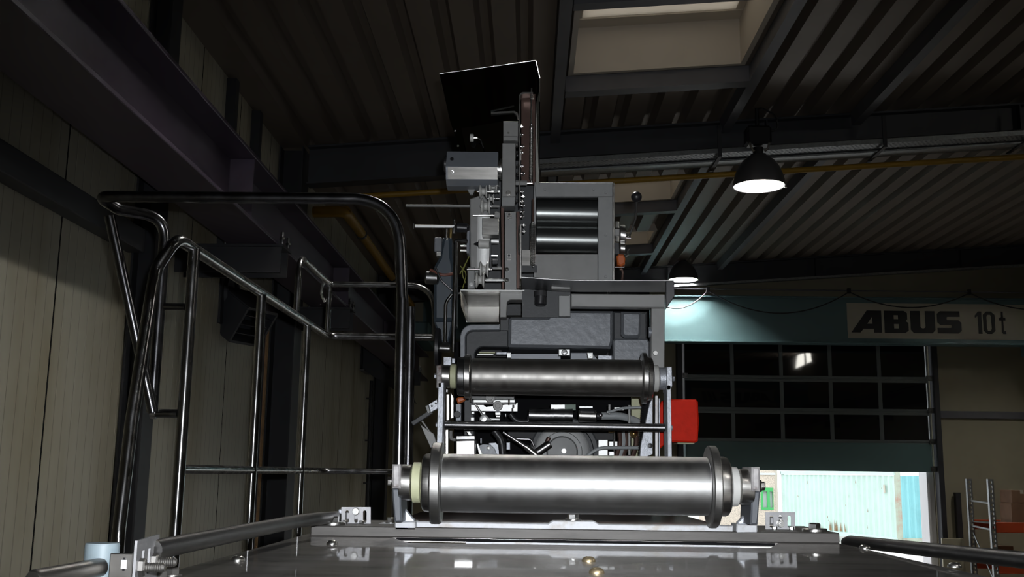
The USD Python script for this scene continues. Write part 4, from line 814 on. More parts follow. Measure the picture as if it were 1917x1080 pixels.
T.part('back_panel', quad([at(862.5, 544.5, Ych+.10), at(935.5, 544.5, Ych+.10), B2, B1]), 'sheet_steel', smooth=False); T.part('lower_panel', quad([B1, B2, C2, C1]), 'bright_steel', label='bright sloping lower panel', smooth=False)
T.part('side_panel', quad([at(862, 544.5, Ych), at(866, 544.5, Ych+.10), B1, C1]), 'sheet_steel', smooth=False); T.part('side_panel', quad([at(862, 544.5, Ych), at(862.5, 573, Ych), C1, B1]), 'sheet_steel', smooth=False)
T.part('top_lip', MB().pbox(862, 542.3, 982, 544.4, Ych, Ych+.11), 'bright_steel'); T.part('top_lip', MB().pbox(980, 530, 982, 542.2, Ych, Ych+.05), 'bright_steel')
T.part('rivet', MB().ball(at(859.5, 549, Ych), .004, 1), 'bright_steel'); T.done()
# inverted-L bracket, splash guard above it
Yl = 3.86
T = Thing('angle_frame', 'grey inverted-L bracket plate right of the cast frame under the splash guard', 'bracket')
T.part('top_bar', MB().px([(1069, 549.5), (1245, 551), (1245, 576), (1069, 574)], Yl, Yl+.05, b=.003), 'plate_light'); T.part('leg', MB().px([(1219.5, 576.3), (1245, 576.3), (1244, 694), (1218, 694)], Yl, Yl+.05, b=.003), 'plate_light')
p = at(1227, 661, Yl); T.part('socket_screw', MB().lathe((p[0], Yl, p[2]), (0, -1, 0), [(-.002, .0098), (.004, .0098), (.005, .0085), (.005, .0055), (.001, .005)], 20), 'bright_steel')
T.part('back_plate', MB().px([(1046, 553), (1068, 553), (1068, 592), (1046, 592)], Yl+.03, Yl+.06, b=.002), 'plate_grey')
T.part('side_boss', MB().lathe(at(1214, 622, Yl+.02), (1, 0, 0), [(0, .02), (.012, .02)], 20), 'plate_slate'); T.done()
Yg = 3.62
T = Thing('splash_guard', 'curved dark sheet-metal splash guard over the cast frame with a bright upper edge', 'guard')
edge = [(976, 520), (1000, 521.5), (1030, 523.5), (1060, 525.3), (1090, 526), (1262, 526.5)]
ep = [at(x, y, Yg) for x, y in edge]
for i in range(1): pass
V = []; n_ = len(ep)
for p in ep: V += [p, p+[0, .20, -.004]]
F = [[2*i, 2*i+2, 2*i+3, 2*i+1] for i in range(n_-1)]; mbg = MB().add(V, F); mbg.add(np.array(V)+[0, 0, .002], [f[::-1] for f in F])
mbg.tube([p+[0, 0, .001] for p in ep], .0017, 6)
T.part('top_sheet', mbg, 'sheet_dark')
T.part('bright_edge', MB().tube([p+[0, -.001, .002] for p in ep], .0022, 6), 'bright_steel')
T.part('back_sheet', MB().px([(978, 541), (1068, 543), (1068, 594), (1030, 594), (978, 594)], Yg+.30, Yg+.304), 'cast_dark')
T.part('end_cheek', MB().px([(1246.5, 526.5), (1262, 526.5), (1263.5, 553), (1246.5, 579)], Yg, Yg+.012, b=.002), 'sheet_dark')
T.part('hinge_block', MB().pbox(1032, 530, 1068, 541, Yg+.12, Yg+.16, .002), 'plate_light'); T.done()
T = Thing('black_plunger', 'black round-ended knob hanging under the splash guard', 'knob'); p = at(1012, 560, Yg+.24)
T.part('stem', MB().lathe((p[0], p[1], Z_(1012, 545, Yg+.24)), (0, 0, -1), [(0, .024), (.02, .024)], 24), 'black_rubber'); T.part('tip', MB().lathe((p[0], p[1], Z_(1012, 545, Yg+.24)-.0201), (0, 0, -1), [(0, .0225), (.030, .0225), (.036, .017)], 24), 'black_plastic'); T.done()
# ------------------------------------------------------------------ roll cabinet at the top
Yk = 4.15
T = Thing('roll_cabinet', 'grey open-fronted housing with two dark rolls inside, above the splash guard', 'housing')
T.part('top_frame', MB().px([(1000, 341), (1147, 342), (1147, 368), (1003, 368)], Yk, Yk+.02, b=.002), 'plate_grey'); T.part('side_frame', MB().px([(1119.5, 368.3), (1147, 368.3), (1147, 530), (1119.5, 530)], Yk, Yk+.02, b=.002), 'plate_grey')
T.part('side_wall', MB().px([(1147.4, 342), (1150.5, 342), (1150.5, 530), (1147.4, 530)], Yk-.004, Yk+.30, b=.001), 'sheet_steel'); T.part('side_wall', MB().px([(1000, 341), (1003, 341), (1003, 530), (1000, 530)], Yk+.021, Yk+.3), 'plate_grey')
T.part('back_wall', MB().px([(1003, 344), (1147, 344), (1147, 530), (1003, 530)], Yk+.28, Yk+.30), 'cast_dark'); T.part('roof_plate', MB().px([(1003, 341), (1147, 341), (1147, 344), (1003, 344)], Yk+.021, Yk+.28), 'plate_grey')
T.part('lower_sheet', MB().px([(1003, 476), (1119, 476), (1119, 532), (1003, 532)], Yk+.05, Yk+.055), 'plate_light')
for px, py in ((1020, 354.5), (1111, 354.5), (1134, 361), (1134, 440), (1134, 518)): p = at(px, py, Yk); T.part('bolt', MB().bolt((p[0], Yk, p[2]), (0, -1, 0), .006, .004), 'plate_grey')
def kroll(py, rpx, x0, x1, m, YY):
    z = Z_(1060, py, YY); s = S(YY, py); return MB().cyl((X_(x0, py, YY), YY, z), (X_(x1, py, YY), YY, z), rpx*s, 56, .002)
mat('roll_gloss', (.15, .158, .155), .33, .9, var=.06, vs=5, stretch=(3, .5, .5))
T.part('roll', kroll(400, 27, 1003.5, 1118, 'x', Yk+.135), 'roll_gloss'); T.part('roll', kroll(449, 27, 1003.5, 1118, 'x', Yk+.13), 'roll_gloss')
T.done()
T = Thing('clamp_unit', 'bright clamp rollers and orange cap on the right side of the roll housing', 'clamp')
def hc(x0, x1, py, r, YY, m='bright_steel', nm='roller'):
    z = Z_((x0+x1)/2, py, YY); s = S(YY, py); T.part(nm, MB().cyl((X_(x0, py, YY), YY, z), (X_(x1, py, YY), YY, z), r*s, 24, .001), m)
hc(1160, 1170, 440, 19, Yk+.06); hc(1160.5, 1169.5, 465, 12, Yk+.05, 'machined')
T.part('bracket', MB().px([(1150.8, 428), (1160, 428), (1160, 441), (1150.8, 441)], Yk, Yk+.05, b=.002), 'plate_light')
for y0, y1 in ((415, 427.5), (442, 453)): p = at(1155.5, y0, Yk+.02); T.part('pin', MB().cyl((p[0], Yk+.02, Z_(1155.5, y1, Yk+.02)), p, .009, 16, .001), 'bright_steel')
T.part('lower_arm', MB().px([(1151, 454), (1159, 454), (1160, 476), (1151, 476)], Yk, Yk+.04, b=.002), 'cast_dark')
T.part('orange_cap', MB().px([(1154.5, 479), (1159, 475), (1168, 476), (1171, 484), (1170, 494), (1163, 498), (1156, 495)], Yk-.01, Yk+.04, b=.006), 'orange', label='orange plastic cap')
T.part('hook', MB().tube(fillet([at(1171, 480, Yk), at(1176, 478, Yk), at(1175, 470, Yk), at(1178, 466, Yk)], .005), .0025, 6), 'bright_steel'); T.part('catch', MB().tube(fillet([at(1151, 500, Yk), at(1169, 500, Yk), at(1170, 492, Yk)], .005), .0025, 6), 'bright_steel')
T.part('link', MB().tube(fillet([at(1160, 505, Yk), at(1164, 503, Yk), at(1166, 512, Yk), at(1164, 528, Yk)], .01), .005, 8), 'bronze_brown')
T.part('nut', MB().bolt(at(1170.5, 440, Yk+.06), (1, 0, 0), .011, .012), 'bright_steel'); T.done()
T = Thing('clamp_lever', 'bent lever with a black ball knob right of the roll housing', 'lever'); Yv = Yk+.02
p = at(1191.5, 368.5, Yv); T.part('knob', MB().ball(p, 10.2*S(Yv, 368), 3), 'black_plastic', label='black ball knob')
T.part('rod', MB().tube(fillet([p-[0, 0, .018], at(1190, 410, Yv), at(1177, 445, Yv+.02)], .06), .0042, 10), 'machined_dark'); T.part('pivot', MB().bolt(at(1175, 443, Yv+.02), (1, 0, 0), .008, .01), 'bright_steel'); T.part('pivot_pin', MB().cyl(at(1171.5, 445, Yv+.01), at(1181, 446, Yv+.01), .003, 10), 'machined'); T.done()

# ------------------------------------------------------------------ head unit
Yu = 4.12
T = Thing('polished_hood', 'tall polished sheet-steel hood on top of the machine, mirror dark', 'hood')
t_ = .002; A = at(823, 138, Yu+.30); B = at(1003, 113.5, Yu+.30); C = at(1003, 300, Yu+.24); D = at(868, 300, Yu+.24)
E_ = A+(D-A)*.55+np.array([-.012, 0, 0]); E_[1] = A[1]+(D[1]-A[1])*.55
n = np.cross(B-A, C-A); n /= np.linalg.norm(n); V = [A, B, C, D, E_]; mb = MB()
mb.add(V, [[0, 1, 2], [0, 2, 4], [4, 2, 3]]); mb.add([v+np.array([0, .003, 0]) for v in V], [[0, 2, 1], [0, 4, 2], [4, 3, 2]])
T.part('back_sheet', mb, 'mirror_dark', smooth=False)
F1, F2, F3 = at(1010.5, 146, Yu-.02), at(1009, 345, Yu-.02), at(1003.5, 345, Yu+.24)
T.part('side_flange', quad([B, F1, F2, F3], .002), 'mirror_dark', smooth=False)
T.part('rolled_edge', MB().tube([A, B, F1, at(1010, 190, Yu-.02)], .0013, 6), 'sheet_steel'); T.part('rolled_edge', MB().tube([A, at(826.5, 168, Yu+.29)], .0013, 6), 'sheet_steel')
T.part('front_strip', quad([at(1003.5, 197, Yu-.09), at(1009.5, 172, Yu-.09), at(1009.5, 345, Yu+.03), at(1003.5, 345, Yu+.03)]), 'edge_steel', label='bright vertical edge strip')
T.part('inner_panel', quad([at(864, 240, Yu+.18), at(972, 222, Yu+.18), at(972, 300, Yu+.2), at(876, 300, Yu+.2)], .002), 'mirror_dark', smooth=False)
for px, py in ((852, 245), (857.5, 273)): T.part('screw', MB().ball(at(px, py, Yu+.2), .0055, 1), 'bright_steel')
p = at(883, 258, Yu+.12); T.part('stop_button', MB().lathe(p-[.008, 0, 0], (1, 0, 0), [(0, .014), (.003, .017), (.014, .017), (.017, .014)], 20), 'plastic_white', label='white round stop button'); T.part('button_stem', MB().cyl(p+[.009, 0, 0], p+[.024, 0, 0], .004, 10), 'bright_steel'); T.part('button_wire', MB().tube(fillet([p+[.024, 0, 0], at(900, 262, Yu+.12), at(905, 277, Yu+.12)], .01), .0025, 6), 'cable')
T.part('bent_tab', MB().tube([at(919, 208, Yu+.14), at(962, 198.5, Yu+.18)], .0042, 4).px([(919, 209.5), (963, 207.5), (969, 211), (971, 218), (971, 224), (969, 224), (968, 217), (962, 211), (919, 213.5)], Yu+.13, Yu+.15), 'bright_steel')
T.done()
T = Thing('motor_block', 'slate-grey faceted motor block sticking out left of the head', 'motor'); Ym = Yu-.05
x0, x1 = X_(834.5, 310, Ym), X_(931.5, 310, Ym); zz = lambda y: Z_(880, y, Ym)
prof = [(.05, zz(277)), (.0, zz(312)), (.022, zz(333)), (.06, zz(341)), (.13, zz(341)), (.16, zz(320)), (.14, zz(280)), (.10, zz(273))]
T.part('body', MB().prism(prof, lambda u, v, w: np.c_[x0+(x1-x0)*w, Ym+u, v]), 'plate_slate', smooth=False)
T.part('front_plate', MB().prism([(-.0005, zz(312.6)), (.0205, zz(332.6)), (.024, zz(332.0)), (.003, zz(312.2))], lambda u, v, w: np.c_[x0+.008+(x1-x0-.008)*w, Ym+u, v]), 'sheet_steel', label='bright lower facet plate', smooth=False)
T.part('shaft_collar', MB().lathe((x1, Ym+.05, zz(310)), (1, 0, 0), [(0, .036), (.008, .036), (.009, .044), (.016, .044)], 28), 'bright_steel')
T.part('end_disc', MB().lathe((x0-.0, Ym+.07, zz(298)), (-1, 0, 0), [(0, .035), (.01, .035), (.015, .028)], 24), 'black_plastic')
for py, dy in ((297.5, .0), (322, .007)):
    p = at(846, py, Ym+(.021 if py < 312 else .008)); T.part('socket_screw', MB().lathe(p, (0, -1, .3 if py < 312 else -.35), [(-.004, .0075), (.0015, .0075), (.0018, .005), (-.001, .0045)], 16), 'black_plastic' if py < 312 else 'bright_steel')
T.done()
T = Thing('head_bracket', 'grey upright bracket block with one hex bolt in the middle of the head', 'bracket')
T.part('upper_block', MB().px([(942, 227), (970, 227), (970, 255), (942, 255)], Yu-.02, Yu+.05, b=.002), 'plate_light'); T.part('upper_lip', MB().px([(942, 255.2), (969.5, 255.2), (969.5, 263), (942, 263)], Yu-.035, Yu+.05, b=.002), 'plate_light')
T.part('long_block', MB().px([(940.5, 268), (965, 268), (965, 368), (940, 368)], Yu-.05, Yu+.04, b=.002), 'plate_light'); T.part('lower_lip', MB().px([(939.5, 368.5), (964.5, 368.5), (963.5, 385.5), (939, 385.5)], Yu-.04, Yu+.04, b=.002), 'plate_grey')
p = at(951.5, 361.5, Yu-.05); T.part('bolt', MB().lathe((p[0], Yu-.05, p[2]), (0, -1, 0), [(0, .0125), (.002, .0125)], 24).hexa((p[0], Yu-.052, p[2]), (0, -1, 0), .009, .006), 'machined')
p = at(952, 249, Yu-.02); T.part('socket_screw', MB().lathe((p[0], Yu-.02, p[2]), (0, -1, 0), [(-.002, .004), (.006, .004)], 12), 'machined'); T.done()
# bent strip, springs, bolt row
T = Thing('bent_strip', 'thin bent steel strip standing upright beside the long spring', 'strip')
T.part('strip', MB().px([(971.5, 385), (971.5, 182)]+arc(980, 181, 8.5, 175, 95)+[(998, 172.5), (998, 174.5)]+arc(980.5, 182, 6.5, 95, 175)+[(974, 385)], Yu-.03, Yu+.02), 'sheet_steel'); T.part('brown_backing', MB().px([(976, 176), (1002, 176), (1002, 345), (976, 345)], Yu+.05, Yu+.055), 'bronze_brown'); T.done()
T = Thing('bolt_row', 'vertical row of small bright bolts and studs right of the head bracket', 'bolts')
rg = np.random.default_rng(5)
for i, (px, py) in enumerate(((977.5, 237), (977.5, 252), (979.5, 274), (977.5, 286), (978, 311), (981, 325), (979, 358.5), (981, 367.5), (978.5, 377), (981, 384.5), (980, 396), (979.5, 405), (982, 421), (982.5, 433))):
    p = at(px, py, Yu-.01); T.part('stud', MB().cyl(p-[.012, 0, 0], p+[.004, 0, 0], .0035, 8).hexa(p-[.006, 0, 0], (1, 0, 0), .0085+.001*rg.random(), .007, rg.random()), 'bright_steel')
for i, (px, py) in enumerate(((968, 273), (968, 286), (969, 311), (969, 325), (968, 359), (968, 377))):
    p = at(px, py, Yu-.0); T.part('nut', MB().hexa(p-[.004, 0, 0], (1, 0, 0), .008, .007, .4), 'machined')
T.done()
T = Thing('standoff_rod', 'short horizontal stand-off between head bracket and spring', 'rod'); p0, p1 = at(965.5, 342.5, Yu-.02), at(987, 342.5, Yu-.02); T.part('hex_body', MB().lathe(p0, (1, 0, 0), [(0, .0105), (p1[0]-p0[0], .0105)], 6), 'plate_light'); T.part('pin', MB().cyl(p1, at(997, 342.5, Yu-.02), .004, 10), 'bright_steel'); T.done()
def spring(nm, px, ya, yb, rod_a, rod_b, Y, Rpx, turns, lab, twin=False):
    T = Thing('spring', lab, 'spring'); s = S(Y, 300)
    for k in ((-1.6, 1.6) if twin else (0,)):
        a, b = at(px+k, ya, Y), at(px+k, yb, Y); b[0] = a[0]; T.part('coil', MB().spring(a, b, Rpx*s, .62*s, turns), 'machined')
    a, b = at(px, rod_a, Y), at(px, rod_b, Y); b[0] = a[0]; T.part('rod', MB().cyl(a, b, .0032, 10), 'bronze_brown' if twin else 'machined')
    for py in (ya-2, yb+2): T.part('hook', MB().ball(at(px, py, Y), .0055, 1), 'bright_steel')
    T.done()
spring('s', 995, 235, 337, 165, 235, Yu-.02, 3.6, 48, 'long coil spring standing beside the bright hood edge')
spring('s', 998, 418, 497, 372, 418, Yu-.02, 2.9, 40, 'shorter coil spring hanging in front of the dark rolls', True)
T = Thing('nut_row', 'cluster of small nuts on the long spring rod', 'nuts')
for py in (181, 186): p = at(996, py, Yu-.02); T.part('nut', MB().hexa(p, (0, 0, 1), .009, .007), 'machined')
T.done()
T = Thing('spring_plate', 'dark rectangular plate behind the shorter spring', 'plate'); T.part('plate', MB().px([(977, 468), (1003, 468), (1003, 502), (977, 502)], Yu+.02, Yu+.024), 'sheet_steel'); T.part('border', MB().px([(975, 497), (1005, 497), (1005, 510), (975, 510)], Yu+.016, Yu+.0195), 'cast_dark'); T.done()
# tall dark bars of the head
T = Thing('upright_bar', 'tall dark upright bar with two small clips in the middle of the head', 'bar')
T.part('bar', MB().px([(945, 396), (966, 396), (967, 543), (945, 543)], Yu-.02, Yu+.04, b=.002), 'plate_grey'); T.part('brown_bar', MB().px([(937.5, 386), (943.5, 386), (944, 541), (940, 541)], Yu-.0, Yu+.04, b=.001), 'bronze_brown')
for px, py, w in ((953.3, 402, .25), (953, 479, 0)):
    p = at(px, py, Yu-.02); ax = np.array([[math.cos(w), 0, math.sin(w)], [0, 1, 0], [-math.sin(w), 0, math.cos(w)]])
    T.part('clip', MB().obox((p[0], Yu-.023, p[2]), ax, (.0085, .003, .0095), .001), 'bright_steel' if w == 0 else 'machined'); T.part('clip', MB().obox(np.array([p[0], Yu-.023, p[2]])-ax[2]*.0165, ax, (.0085, .003, .0022), .0005), 'bright_steel'); T.part('clip_screw', MB().cyl((p[0], Yu-.0275, p[2]), (p[0], Yu-.0262, p[2]), .005, 12), 'cast_dark')
for px, py in ((949, 504.5), (949, 524.5)): p = at(px, py, Yu-.02); T.part('cap_nut', MB().lathe((p[0], Yu-.02, p[2]), (0, -1, 0), [(0, .009), (.004, .009), (.009, .006), (.011, .002)], 16), 'bright_steel')
T.part('edge_plate', MB().px([(973.5, 420), (976, 420), (976, 535), (973.5, 535)], Yu-.03, Yu+.04), 'machined'); T.part('dark_side', MB().px([(966.8, 396), (972.5, 396), (972.5, 540), (967.3, 540)], Yu+.0, Yu+.05), 'bronze_brown')
p = at(970.5, 450, Yu-.01); T.part('edge_disc', MB().lathe(p, (1, 0, 0), [(0, .058), (.003, .06), (.006, .058)], 32), 'machined'); T.done()
# curved light plate and pulleys
T = Thing('curved_cover', 'pale curved metal cover plate behind the white pulleys', 'cover')
P = [(879.5, 372), (879.5, 470), (880.5, 505), (884, 528), (890, 528), (897, 505), (907, 497), (915, 488), (916, 380), (903, 362), (897, 366)]
cx = X_(872, 440, Yu+.12); R = X_(925, 440, Yu+.12)-cx; g = MB(); nseg = 10
T.part('cover_plate', MB().px(P, Yu+.10, Yu+.13, b=.004), 'plate_light')
z0, z1 = Z_(905, 500, Yu+.09), Z_(905, 400, Yu+.09); xq0, xq1 = X_(891, 450, Yu+.09), X_(938, 450, Yu+.09); ang = np.linspace(-1.25, .55, 14)
pts = [(xq0+.03+.05*math.sin(a), Yu+.095+.035*(1-math.cos(a))) for a in ang]; pts2 = [(u+.0, v+.003) for u, v in pts[::-1]]
T.part('curved_sheet', MB().prism(pts+pts2, lambda u, v, w: np.c_[u, v, z0+(z1-z0)*w]), 'white_part'); T.part('foot_plate', MB().px([(875, 500), (889, 500), (889, 540), (875, 541)], Yu+.06, Yu+.09, b=.003), 'plate_grey'); p = at(882, 532.5, Yu+.06); T.part('bolt', MB().bolt((p[0], Yu+.06, p[2]), (0, -1, 0), .006, .004), 'bright_steel'); T.done()
def pulley(px, py, w, r, Y, lab, rod=None):
    T = Thing('pulley', lab, 'pulley', 'white grooved pulleys of the head'); s = S(Y, py); p = at(px, py, Y); h = w/2*s
    T.part('wheel', MB().lathe(p-[h, 0, 0], (1, 0, 0), [(0, r*s*.86), (h*.10, r*s), (h*.30, r*s), (h*.7, r*s*.5), (h*1.3, r*s*.5), (h*1.7, r*s), (h*1.9, r*s), (2*h, r*s*.86)], 32), 'plastic_white')
    T.part('hub', MB().cyl(p-[h+.004, 0, 0], p-[h, 0, 0], .006, 12), 'bright_steel'); T.part('hub', MB().cyl(p+[h, 0, 0], p+[h+.004, 0, 0], .006, 12), 'bright_steel')
    if rod: T.part('axle', MB().cyl((X_(rod[0], py, Y), Y, p[2]), (p[0]-h-.004, Y, p[2]), .0035, 10), 'machined'); T.part('axle', MB().cyl((p[0]+h+.004, Y, p[2]), (X_(rod[1], py, Y), Y, p[2]), .0035, 10), 'machined')
    T.done()
pulley(923.5, 348, 16, 13, Yu+.03, 'uppermost white pulley of the head, beside the grey bracket', (871, 934))
pulley(905, 358.5, 15, 12.5, Yu, 'white pulley just left below the uppermost one', (893, 936))
pulley(909.5, 386, 17, 15, Yu-.01, 'white pulley above the square aluminium block', (901, 918))
pulley(906.5, 504.5, 17, 15, Yu, 'white pulley on a long thin axle near the foot of the head', (874, 921))
pulley(899, 524.5, 17, 15, Yu-.03, 'lowest white pulley of the head with a bright spindle', (890, 908.5))
pulley(920, 372, 10, 9, Yu+.04, 'small white pulley tucked between the upper ones', (913, 936))
T = Thing('spindle', 'bright short spindle right of the lowest pulley', 'spindle'); p0, p1 = at(909.5, 524.5, Yu-.03), at(941.5, 524.5, Yu-.03); T.part('spindle_body', MB().cyl(p0, p1, .0062, 18, .001), 'white_part'); T.part('cap_nut', MB().lathe(p1, (1, 0, 0), [(0, .007), (.006, .0075), (.010, .004)], 14), 'bright_steel'); T.done()
T = Thing('spacer_stubs', 'short grey spacer stubs between pulleys and upright bar', 'spacers')
for x0, x1, py, r in ((918.5, 935, 386, 5), (922, 940, 502, 6), (919, 935, 348, 2), (924.5, 933, 357.5, 5)): p0, p1 = at(x0, py, Yu), at(x1, py, Yu); T.part('stub', MB().cyl(p0, (p1[0], p1[1], p0[2]), r*S(Yu, py)*.5, 14), 'plate_light')
T.part('bright_key', MB().px([(920, 355), (928, 355), (930, 360), (918, 360)], Yu-.0, Yu+.01), 'white_part'); T.part('bright_key', MB().pbox(933, 355, 936, 360, Yu, Yu+.01), 'white_part'); T.done()
T = Thing('thin_axle', 'thin bright axle above the square aluminium block', 'axle'); p0, p1 = at(885, 403, Yu+.02), at(926, 403, Yu+.02); T.part('pin', MB().cyl(p0, (p1[0], p1[1], p0[2]), .0042, 10), 'bright_steel'); T.part('seat', MB().px([(926, 396), (930, 395), (936, 398), (936, 408), (925, 407)], Yu, Yu+.03, b=.002), 'plate_light'); T.done()
single('aluminium_block', MB().px([(903, 408), (934, 408.5), (934, 440), (903, 440)], Yu-.03, Yu+.03, b=.0015), 'machined', 'square brushed aluminium block in the middle of the head', 'block')
T = Thing('white_valve', 'white plastic cylinder with a black cone tip left of the upright bar', 'valve'); zc = Z_(905, 456.5, Yu-.02); xs = [X_(q, 456.5, Yu-.02) for q in (887.5, 889, 894, 896, 916)]
T.part('body', MB().cyl((xs[3], Yu-.02, zc), (xs[4], Yu-.02, zc), 8*S(Yu, 456), 24, .001), 'plastic_white'); T.part('cone', MB().lathe((xs[0], Yu-.02, zc), (1, 0, 0), [(0, .002), (xs[1]-xs[0], .0035), (xs[2]-xs[0], .0075), (xs[3]-xs[0], .0115)], 20), 'black_plastic')
T.part('mount', MB().px([(917, 450), (919.5, 450), (919.5, 503), (917, 503)], Yu-.02, Yu+.02), 'cast_dark'); T.part('stem', MB().cyl((X_(919.8, 452, Yu), Yu-.01, Z_(925, 452.5, Yu)), (X_(934, 452, Yu), Yu-.01, Z_(925, 452.5, Yu)), .009, 14), 'white_part'); T.part('stem', MB().cyl((X_(919.8, 480, Yu), Yu-.01, Z_(925, 480, Yu)), (X_(932, 480, Yu), Yu-.01, Z_(925, 480, Yu)), .0028, 10), 'bright_steel')
T.part('micro_switch', MB().pbox(922, 486, 932, 494, Yu-.01, Yu+.02, .001), 'cast_dark'); T.done()
single('top_axle_plate', MB().px([(870, 346.2), (890, 346.2), (892, 349), (885, 364), (880, 364)], Yu+.06, Yu+.075, b=.001), 'plate_grey', 'small dark plate behind the thin axle at upper left of the pulleys', 'plate')
# column carrying the head down to the frame
T = Thing('head_column', 'dark machine column behind the pulleys carrying the head', 'machine column')
T.part('column', MB().px([(905, 300), (1000, 300), (1000, 590), (905, 590)], Yu+.42, Yu+.75), 'cast_dark'); T.part('rear_block', MB().px([(1000.5, 535), (1216, 535), (1216, 700), (1000.5, 700)], Yu+.42, Yu+.7), 'slot_dark'); T.part('arm', MB().px([(880, 290), (1002, 290), (1002, 330), (880, 330)], Yu+.36, Yu+.42), 'cast_dark'); T.done()

# ------------------------------------------------------------------ left flank of the machine
T = Thing('support_pipe', 'straight polished pipe standing at the left flank of the head', 'pipe'); x = X_(851.5, 540, Yu-.08); rr_ = 4*S(Yu, 540)
T.part('pipe', MB().cyl((x, Yu-.08, Z_(851, 660, Yu-.08)), (x, Yu-.08, Z_(851, 454, Yu-.08)), rr_, 20, .002), 'chrome_tube')
T.part('elbow', MB().tube(fillet([(x, Yu-.08, Z_(851, 456, Yu-.08)), (x, Yu-.08, Z_(851, 450, Yu-.08)), (X_(874, 450, Yu-.08), Yu-.06, Z_(860, 449.5, Yu-.08))], .02), rr_*.9, 12), 'machined_dark')
for py in (460, 469.5): T.part('stub', MB().cyl((X_(862, py, Yu), Yu, Z_(868, py, Yu)), (X_(874, py, Yu), Yu, Z_(868, py, Yu)), .006, 12), 'bright_steel')
T.part('flange_plate', MB().pbox(873.5, 427, 879, 474, Yu-.01, Yu+.08, .003), 'plate_slate'); T.done()
single('bent_tube', MB().tube(fillet([at(833.5, 640, Yu-.1), at(834.5, 566, Yu-.1), at(846, 551, Yu-.1)], .05, 12), .0065, 14), 'chrome_tube', 'slim bent tube left of the straight polished pipe', 'tube')
T = Thing('hand_wheel', 'black pulley wheel seen edge-on at the left flank below the motor', 'wheel'); p = at(820, 652, Yu); s = S(Yu, 650); T.part('rim', MB().lathe(p-[4.5*s, 0, 0], (1, 0, 0), [(0, 35*s), (1.5*s, 38*s), (7.5*s, 38*s), (9*s, 35*s)], 40), 'black_plastic'); T.part('hub', MB().cyl(p+[4.6*s, 0, 0], p+[22*s, 0, 0], 8*s, 20), 'machined_dark'); T.done()
T = Thing('drive_motor', 'dark blue motor at the left flank behind the pipes', 'motor'); Yw = Yu+.05
T.part('motor_body', MB().px([(829, 444), (845, 444), (846, 480), (850, 500), (850, 600), (812, 600), (812, 500), (822, 482)], Yw, Yw+.25, b=.012), 'blue_motor')
for px in (836.5, 844): p = at(px, 425, Yw+.03); T.part('rod', MB().cyl((p[0], Yw+.03, Z_(px, 443, Yw)), (p[0], Yw+.03, Z_(px, 424, Yw)), .006, 12), 'machined' if px < 840 else 'brass')
T.part('terminal_box', MB().pbox(813, 444, 827, 471, Yw-.01, Yw+.06, .003), 'cast_grey'); T.part('box_foot', MB().pbox(816.5, 471.3, 826, 480, Yw, Yw+.04, .002), 'machined')
p = at(803, 520, Yw-.02); T.part('coupling', MB().lathe(p-[.015, 0, 0], (1, 0, 0), [(0, .022), (.006, .027), (.05, .027), (.056, .02)], 24), 'machined_dark')
T.part('hose', MB().tube(fillet([at(806, 505, Yw-.03), at(828, 516, Yw-.05), at(850, 512, Yw-.03)], .05), .006, 8), 'hose_rust', label='dull red hose'); T.part('hose', MB().tube(fillet([at(815, 500, Yw-.06), at(826, 525, Yw-.06), at(848, 545, Yw-.05)], .06), .004, 8), 'hose_black', label='black hose')
T.part('lower_housing', MB().px([(812, 600.3), (848, 600.3), (840, 640), (826, 640)], Yw+.02, Yw+.2, b=.006), 'blue_motor'); T.done()
T = Thing('wire_bundle', 'thin yellow-green wires hanging beside the motor', 'wires')
for k, L in enumerate(([(878, 480), (864, 512), (872, 530)], [(862, 498), (874, 512), (866, 540)], [(876, 484), (868, 500), (861, 513)])): T.part('wire', MB().tube(fillet([at(x, y, Yu+.02+.01*k) for x, y in L], .05), .0022, 6), 'wire_yellow')
T.done()
T = Thing('cross_handle', 'pale horizontal bar handle at upper left of the motor', 'handle'); p0, p1 = at(777, 423.5, Yu-.05), at(851, 424, Yu-.05); T.part('bar', MB().obox((p0+p1)/2, np.eye(3), ((p1[0]-p0[0])/2, .006, .0055), .001), 'white_part'); T.part('end_pin', MB().cyl((p0[0]-.006, p0[1], p0[2]-.01), (p0[0]-.006, p0[1], p0[2]+.01), .0025, 8), 'machined'); T.part('grip', MB().lathe((p1[0], p1[1], p1[2]-.005), (1, 0, 0), [(.004, .012), (.012, .02), (.05, .018), (.06, .01)], 20), 'black_plastic'); T.part('clamp', MB().lathe((p1[0]-.002, p1[1], p1[2]-.03), (0, 0, 1), [(0, .006), (.02, .007), (.06, .003)], 12), 'machined_dark'); T.done()
p0, p1 = at(760, 385, Yu+.1), at(880, 386, Yu+.1); single('rear_bar', MB().obox((p0+p1)/2, np.eye(3), ((p1[0]-p0[0])/2, .006, .005), .001), 'plate_light', 'dim grey horizontal bar above the pale handle', 'bar')

